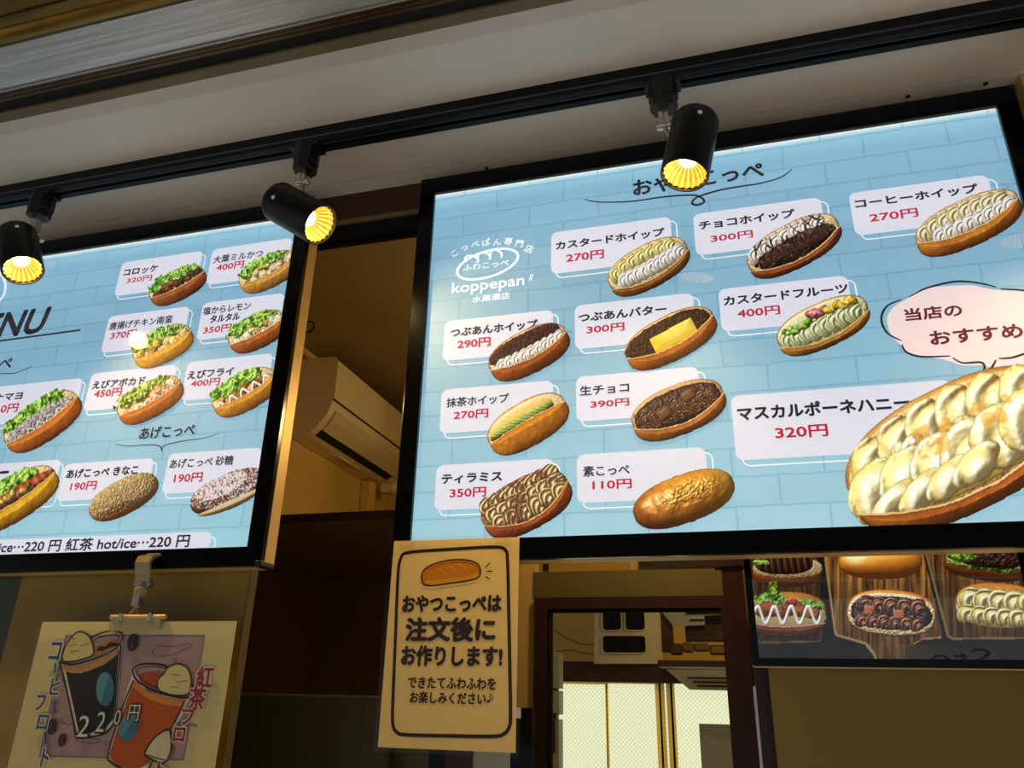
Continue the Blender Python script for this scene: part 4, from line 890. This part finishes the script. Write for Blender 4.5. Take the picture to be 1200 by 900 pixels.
# bright strip and dark jamb beside the post
jb_ = thing('sliding_door', 'dark brown sliding door edge with a thin bright metal strip beneath the screen corner', 'door', (.56, .26, -1.8))
xj = X(893, 790, .26)
box('stile', xj - .012, xj + .018, .25, .29, -1.8, -.14, M_woodv, jb_); box('metal_strip', xj - .0165, xj - .0125, .252, .27, -1.8, -.21, M_chrome, jb_)
struct(box('wall_counter', X(905, 785, .2) - .006, 1.061, .2, .23, -1.8, .25, M_panel))

# back room: windows, vent unit, shelves
YB = 3.55
def bx(nm, a, b_, y0, y1, m, par, bev=0):
    (xa_, za_), (xb_, zb2) = Q(*a, y0), Q(*b_, y0); return box(nm, xa_, xb_, y0, y1, za_, zb2, m, par, bev)
wn = struct(bx('window_1', (650, 775), (900, 803), YB - .03, YB, M_woodd, None))
for nm, a, b_, m_, yy in (('pane', (640, 801), (712, 960), M_win, YB - .012), ('pane', (712.6, 801), (774, 960), M_win, YB - .012), ('pane', (790, 801), (900, 960), M_win, YB - .014), ('pane', (780, 801), (786, 960), M_win, YB - .014)):
    bx(nm, a, b_, yy, YB - .001, m_, wn)
for a, b_ in (((773.5, 799), (779, 960)), ((787, 799), (793, 960))): bx('window_bar', a, b_, YB - .03, YB - .016, M_gap, wn)
bx('pane_joint', (711, 801), (713.4, 960), YB - .016, YB - .013, M_olive, wn)
bx('grey_board', (819, 848), (900, 960), YB - .06, YB - .035, M_grey, wn)
fu = thing('vent_unit', 'white wall unit with three rounded dark openings seen through the doorway', 'vent', (*Q(734, 775, 3.4)[:1], 3.4, Q(734, 775, 3.4)[1]))
yy = 3.40
def Pq(px, py): return Q(600 + px / 3.46, 640 + py / 3.46, yy)
(a0, b0), (a1, b1) = Pq(340, 470), Pq(588, 225)
obj('unit_body', *extr([Pq(340, 468), Pq(590, 468), Pq(582, 225), Pq(345, 225)], 'y', yy, YB + .04), M_ac, fu).modifiers.new('edge', 'BEVEL').width = .012
for (xa_, ya_, xb_, yb_) in ((366, 240, 445, 345), (458, 240, 540, 345), (366, 360, 545, 436)):
    p, q = Pq(xa_, yb_), Pq(xb_, ya_)
    o = rrect(p[0], p[1], q[0], q[1], .022); i = rrect(p[0] + .006, p[1] + .006, q[0] - .006, q[1] - .006, .018)
    f_ = obj('opening_rim', *ringg(o, i, yy - .012, yy - .0005), M_ac, fu); obj('dark_opening', *extr(i, 'y', yy - .004, yy - .0006), M_gap, f_)
obj('wall_cable', *merge(*[tubeg([(*Q(600 + a / 3.46, 640 + b_ / 3.46, 3.585)[:1], 3.585, Q(600 + a / 3.46, 640 + b_ / 3.46, 3.585)[1]) for a, b_ in pts], .003, 6) for pts in ([(170, 340), (220, 375), (280, 398), (340, 400)], [(170, 430), (230, 420), (290, 432), (340, 440)])]), M_olive, wf)
rf = thing('refrigerator', 'grey white upright cabinet at the edge of the back room window', 'refrigerator', (-.15, 2.8, -1.8))
def B2(nm, a, b_, y0, y1, m, par, bev=0): return bx(nm, (600 + a[0] / 3.46, 640 + a[1] / 3.46), (600 + b_[0] / 3.46, 640 + b_[1] / 3.46), y0, y1, m, par, bev)
B2('casing', (60, 428), (186, 1000), 2.901, 2.93, M_grey, rf); B2('upper_door', (60, 428), (191, 578), 2.8, 2.9, M_grey, rf, .004); B2('middle_door', (60, 584), (191, 684), 2.8, 2.9, M_grey, rf, .004); B2('lower_door', (60, 700), (190, 1000), 2.8, 2.9, M_grey, rf, .004)
B2('door_handle', (163, 705), (171, 838), 2.785, 2.799, M_black, rf); B2('hinge', (158, 678), (180, 700), 2.79, 2.80, M_black, rf)
sv = thing('wall_shelf', 'dark brown wooden shelf boards at upper corner of the back room', 'shelf', (*Q(810, 780, 3.0)[:1], 3.0, Q(810, 780, 3.0)[1]))
B2('beam', (140, 474), (900, 560), 3.45, 3.52, M_woodd, sv)
B2('lower_board', (590, 462), (910, 492), 2.95, 3.15, M_woodd, sv); B2('middle_box', (700, 318), (910, 385), 3.0, 3.1, M_woodd, sv, .004); B2('upper_box', (780, 278), (910, 322), 3.02, 3.1, M_gap, sv); B2('support', (600, 256), (655, 430), 3.05, 3.12, M_woodd, sv)
for i, (ca, cb) in enumerate((((640, 395), (690, 440)), ((690, 388), (735, 430)), ((735, 392), (800, 426)), ((800, 400), (870, 440)))):
    ob = B2('storage_bundle', ca, cb, 2.97 + .01 * i, 3.03 + .01 * i, (M_bronze, M_alc, M_olive, M_brass)[i], None, .008)
    tag(ob, ('dark bundle at the left end of the back room shelf', 'brown packet second along the back room shelf', 'olive packet in the middle of the back room shelf', 'brass coloured packet at the right end of the back room shelf')[i], 'packet', 'packets on the back room shelf')
for nm, P_, S_ in (('pale slatted panel above the back room shelf', [(600, 256), (910, 256), (910, 275), (780, 282), (775, 320), (655, 325)], [((705, 268), (860, 275)), ((722, 296), (780, 303))]), ('pale slatted panel below the back room shelf', [(625, 500), (910, 500), (910, 586), (720, 582)], [((710, 530), (880, 538)), ((732, 547), (880, 555)), ((750, 563), (880, 571))])):
    yy = 2.93; lv = thing('slatted_panel', nm, 'panel', (.3, yy, 0), 'slatted panels in the back room')
    obj('board', *extr([Pq(*p) for p in P_], 'y', yy, yy + .02), M_grey, lv)
    for a, b_ in S_: B2('slot', a, b_, yy - .004, yy - .0005, M_gap, lv)
up = thing('overhead_duct', 'bright cream box seen in the gap directly beneath the bun menu sign', 'box', (*Q(690, 660, 2.2)[:1], 2.2, .4))
(_a, _b), (_c, _d) = Q(643, 640, 2.2), Q(739, 668, 2.2); box('casing', _a, _c, 2.2, 2.5, _d, 1.0195, M_cream, up); bx('end_cap', (636, 640), (642.6, 669), 2.19, 2.5, M_woodd, up)
ub = thing('ceiling_beam', 'dark brown beam beneath the bun menu sign, right of the cream box', 'beam', (*Q(800, 658, 2.6)[:1], 2.6, .45))
bx('beam', (740, 640), (900, 661), 2.6, 2.7, M_woodd, ub)
bt = thing('standing_flyer', 'dark flyer holder with a white top standing just right of the paper notice', 'flyer', (.23, .1, -.6))
yy = .1
bx('holder', (599, 829), (622, 960), yy, yy + .02, M_gloss, bt); bx('white_top', (600, 829), (610, 842), yy - .003, yy - .0005, M_white, bt)
# things half seen under the notice
for i, (a, b_, m_, lb) in enumerate((((449, 870), (500, 960), M_panelk, 'dark green box below the left corner of the notice'), ((502, 870), (520, 960), M_gloss, 'narrow black box below the notice'), ((521, 870), (553, 960), M_woodd, 'brown box below the middle of the notice'), ((554, 870), (597, 960), M_grey, 'grey white box below the right corner of the notice'))):
    o = bx('storage_box', a, b_, .35, .45, m_, None, .004); tag(o, lb, 'box', 'boxes behind the lower edge of the notice')

# ------------------------------------------------------------------ lit bread photograph screen at lower right
yv = .15
ps = thing('photo_screen', 'wide screen showing six filled buns on wooden boards under the bun menu sign', 'screen', (.8, .17, -.1))
xs0, xs1 = X(890, 775, yv), X(1191, 648, yv); xo0, xo1 = X(882, 775, yv), xs1 + .016; zb1, zb2 = Zp(1000, 772, yv), Zp(1000, 782, yv)
obj('screen_bezel', *ringg(rrect(xo0, zb2, xo1, .17, .003), rrect(xs0, zb1, xs1, .15, .001), yv - .006, yv + .03), M_gloss, ps)
box('bottom_trim', xo0, xo1, yv - .0065, yv - .002, zb2 - .0022, zb2 - .0003, M_silver, ps)
box('screen_back', xo0, xo1, yv + .02, yv + .045, zb2, .17, M_black, ps)
CV = (xs0, xs1, zb1, .15)
def CC(px, py): return np.array(Q(860 + px / 3.3333, 630 + py / 3.3333, yv))
# background photograph: slate table with three wooden boards
nx, ny = 420, 200
Xp, Yp = np.meshgrid(np.linspace(20, 1160, nx), np.linspace(500, -320, ny))
Pb = Pic(.5, 20); Pb.x = Xp; Pb.y = Yp; Pb.c = np.zeros(Xp.shape + (3,)); Pb.a = np.ones(Xp.shape, bool)
N = fbm(Xp / 60, Yp / 60, 5); Pb.c[:] = mixc((12, 10, 9), (34, 30, 26), N)
gr = fbm(Xp / 9, Yp / 160, 9, 4); wood = mixc((58, 32, 12), (196, 138, 66), gr * 1.9 - .45)
def poly_in(P_):
    ins = np.zeros(Xp.shape, bool); n = len(P_)
    for i in range(n):
        (ax, ay), (bx_, by) = P_[i], P_[(i + 1) % n]
        c_ = ((ay > Yp) != (by > Yp)); xi = (bx_ - ax) * (Yp - ay) / (by - ay + 1e-9) + ax; ins ^= c_ & (Xp < xi)
    return ins
for P_, g in (([(60, -320), (330, -320), (355, 60), (382, 395), (372, 420), (100, 430), (60, 400)], .6), ([(345, -320), (740, -320), (770, 60), (835, 380), (830, 398), (760, 405), (722, 425), (690, 470), (690, 520), (590, 520), (580, 468), (545, 425), (470, 405), (432, 395), (425, 370), (378, 60)], 1.0), ([(750, -320), (1180, -320), (1180, 395), (868, 402), (852, 392), (776, 60)], .8)):
    mk = poly_in(P_); Pb.c[mk] = (wood * g * np.clip(1.05 - (Yp[..., None] - 100) / 700, .5, 1))[mk]
    e = poly_in([(p[0] + 7, p[1] - 7) for p in P_]) ; rim = mk & ~e; Pb.c[rim] = np.array((196, 158, 100)) * g * .8
org = CC(0, 0); A_ = CC(1, 0) * 0 + (CC(560, 200) - CC(460, 200)) / 100; B_ = (CC(500, 250) - CC(500, 150)) / 100
o = Pb.mesh('table_picture', org + 0, A_, B_, yv, M_tv, ps, CV, 1.0, 1); o['label'] = 'picture of wooden boards on a dark table'
def tvbun(P, cx, cy, hl, ang=0, gain=.9, lab='', lay=3):
    o = place_pic(P, 'bun_picture', cx, cy, hl, ang, yv, M_tv, ps, CV, gain, lay, 860, 630, 3.3333); o['label'] = 'screen picture of ' + lab
P = Pic(.42, 170, seed=3)      # dark patty over lower bun
P.crust(P.ell(0, -.08, 1, .42, 2.3, .03), (226, 124, 44), (160, 70, 22), dome=.4); P.layer(P.ell(0, .05, .97, .3, 2.4, .05), (236, 206, 150), P.n(30, 3) * .05, .1)
P.layer(P.ell(-.1, .22, .82, .36, 2.6, .1), mixc((120, 70, 40), (40, 22, 14), (np.sin(P.x * 34 + P.y * 6) + 1) * .5), np.sin(P.x * 34 + P.y * 6) * .03, .2, spec=.3); P.lettuce(-.75, .18, .25, .1)
tvbun(P, 208, 125, 140, 0, .85, 'a dark cutlet on a bun')
P = Pic(.55, 170, seed=4, yr=(-.6, .9)); P.crust(P.ell(0, .05, 1, .52, 2.4, .03), (236, 160, 60), (170, 90, 30), dome=.3); P.layer(P.ell(0, -.05, .97, .42, 2.4, .1), (226, 196, 140), 0, .1)
P.lettuce(-.4, .32, .4, .26); P.lettuce(.5, .22, .4, .14, seed=9); P.lettuce(-.32, .6, .14, .26, lt=(200, 220, 60)); P.chunks(6, 0, .1, .75, .08, .2, [(170, 84, 34), (200, 110, 40)], 1); P.chunks(2, .1, .28, .1, .02, .1, [(214, 60, 40), (230, 80, 60)], 2)
P.zig(8, -.82, .85, -.02, .2, .05, (252, 246, 226)); P.front(-.32, .12, (190, 110, 60), (110, 56, 26)); tvbun(P, 205, 300, 158, 0, .82, 'a bun with lettuce and white sauce zigzag')
P = Pic(.42, 170, seed=8)
P.layer(P.ell(0, 0, 1, .42, 2.3, .01, 4), mixc(mixc((250, 176, 60), (186, 82, 22), P.n(4, 3, 3) * .3 + np.clip(-P.y * 1.3 + .1, 0, .8)), (255, 226, 160), np.clip(.9 - ((P.x + .6) / .34) ** 2 - ((P.y - .1) / .24) ** 2, 0, .8)), 0, .5, spec=.2, edge=.3)
tvbun(P, 570, 95, 165, 0, 1.0, 'a shiny plain bun')
P = Pic(.5, 210, seed=5); P.crust(P.ell(0, .02, 1, .52, 2.5, .02), (236, 150, 60), (180, 92, 30), dome=.2)
P.layer(P.ell(0, .0, .96, .46, 2.6, .06), (240, 216, 170), P.n(30, 3, 2) * .04, .08); P.layer(P.ell(0, .02, .9, .37, 2.5, .25), (30, 14, 10), P.n(16, 4) * .1, .15, spec=.5)
P.piping(5, -.02, .2, .74, .17, (150, 92, 66), (40, 18, 12), 40, 1, 1.0, 15, .55, .05); P.piping(6, -.02, -.18, .74, .15, (150, 96, 70), (40, 18, 12), 40, 2, 1.0, 15, .55, .05)
for q_ in ((-.48, .05), (.18, -.0)): P.layer(P.ell(q_[0], q_[1], .12, .10, 6, 0, rot=6), (188, 112, 76), 0, .04, edge=.2)
for i in range(26):
    R_ = random.Random(i + 50); P.layer(P.ell(R_.uniform(-.8, .85), R_.uniform(-.3, .34), .07, .012, 2, 0, rot=R_.uniform(-80, 80)), (24, 10, 8), 0, .03, spec=.9)
tvbun(P, 612, 298, 176, -4, 1.0, 'a bun with chocolate cream swirls and squares')
P = Pic(.36, 170, seed=6); P.crust(P.ell(0, -.06, 1, .34, 2.3, .03), (210, 110, 40), (150, 60, 20), dome=.4); P.lettuce(0, .02, .95, .2, seed=3); P.layer(P.ell(.02, .2, .84, .3, 2.5, .15), mixc((110, 66, 44), (40, 22, 16), P.n(12, 3)), P.n(14, 4) * .12, .2, spec=.3); P.lettuce(-.6, .1, .34, .12, seed=5)
tvbun(P, 990, 100, 176, -6, .8, 'a bun with dark patty and frilly lettuce')
P = Pic(.5, 190, seed=7); P.crust(P.ell(0, .08, 1, .48, 2.4, .03), (226, 150, 60), (150, 84, 30), dome=.3); P.layer(P.ell(0, -.05, .95, .42, 2.4, .1), (226, 200, 140), 0, .1)
P.piping(5, 0, .14, .84, .24, (255, 248, 186), (190, 156, 60), 55, 1, 1.05, 14, .3, .05); P.piping(6, .0, -.2, .86, .19, (255, 246, 180), (184, 150, 60), 55, 2, 1.0, 14, .3, .05)
tvbun(P, 1030, 272, 172, -4, .95, 'a bun with pale yellow cream swirls')
box('screen_glass', xs0, xs1, yv - .0042, yv - .0035, zb1, .15, M_glass, ps)
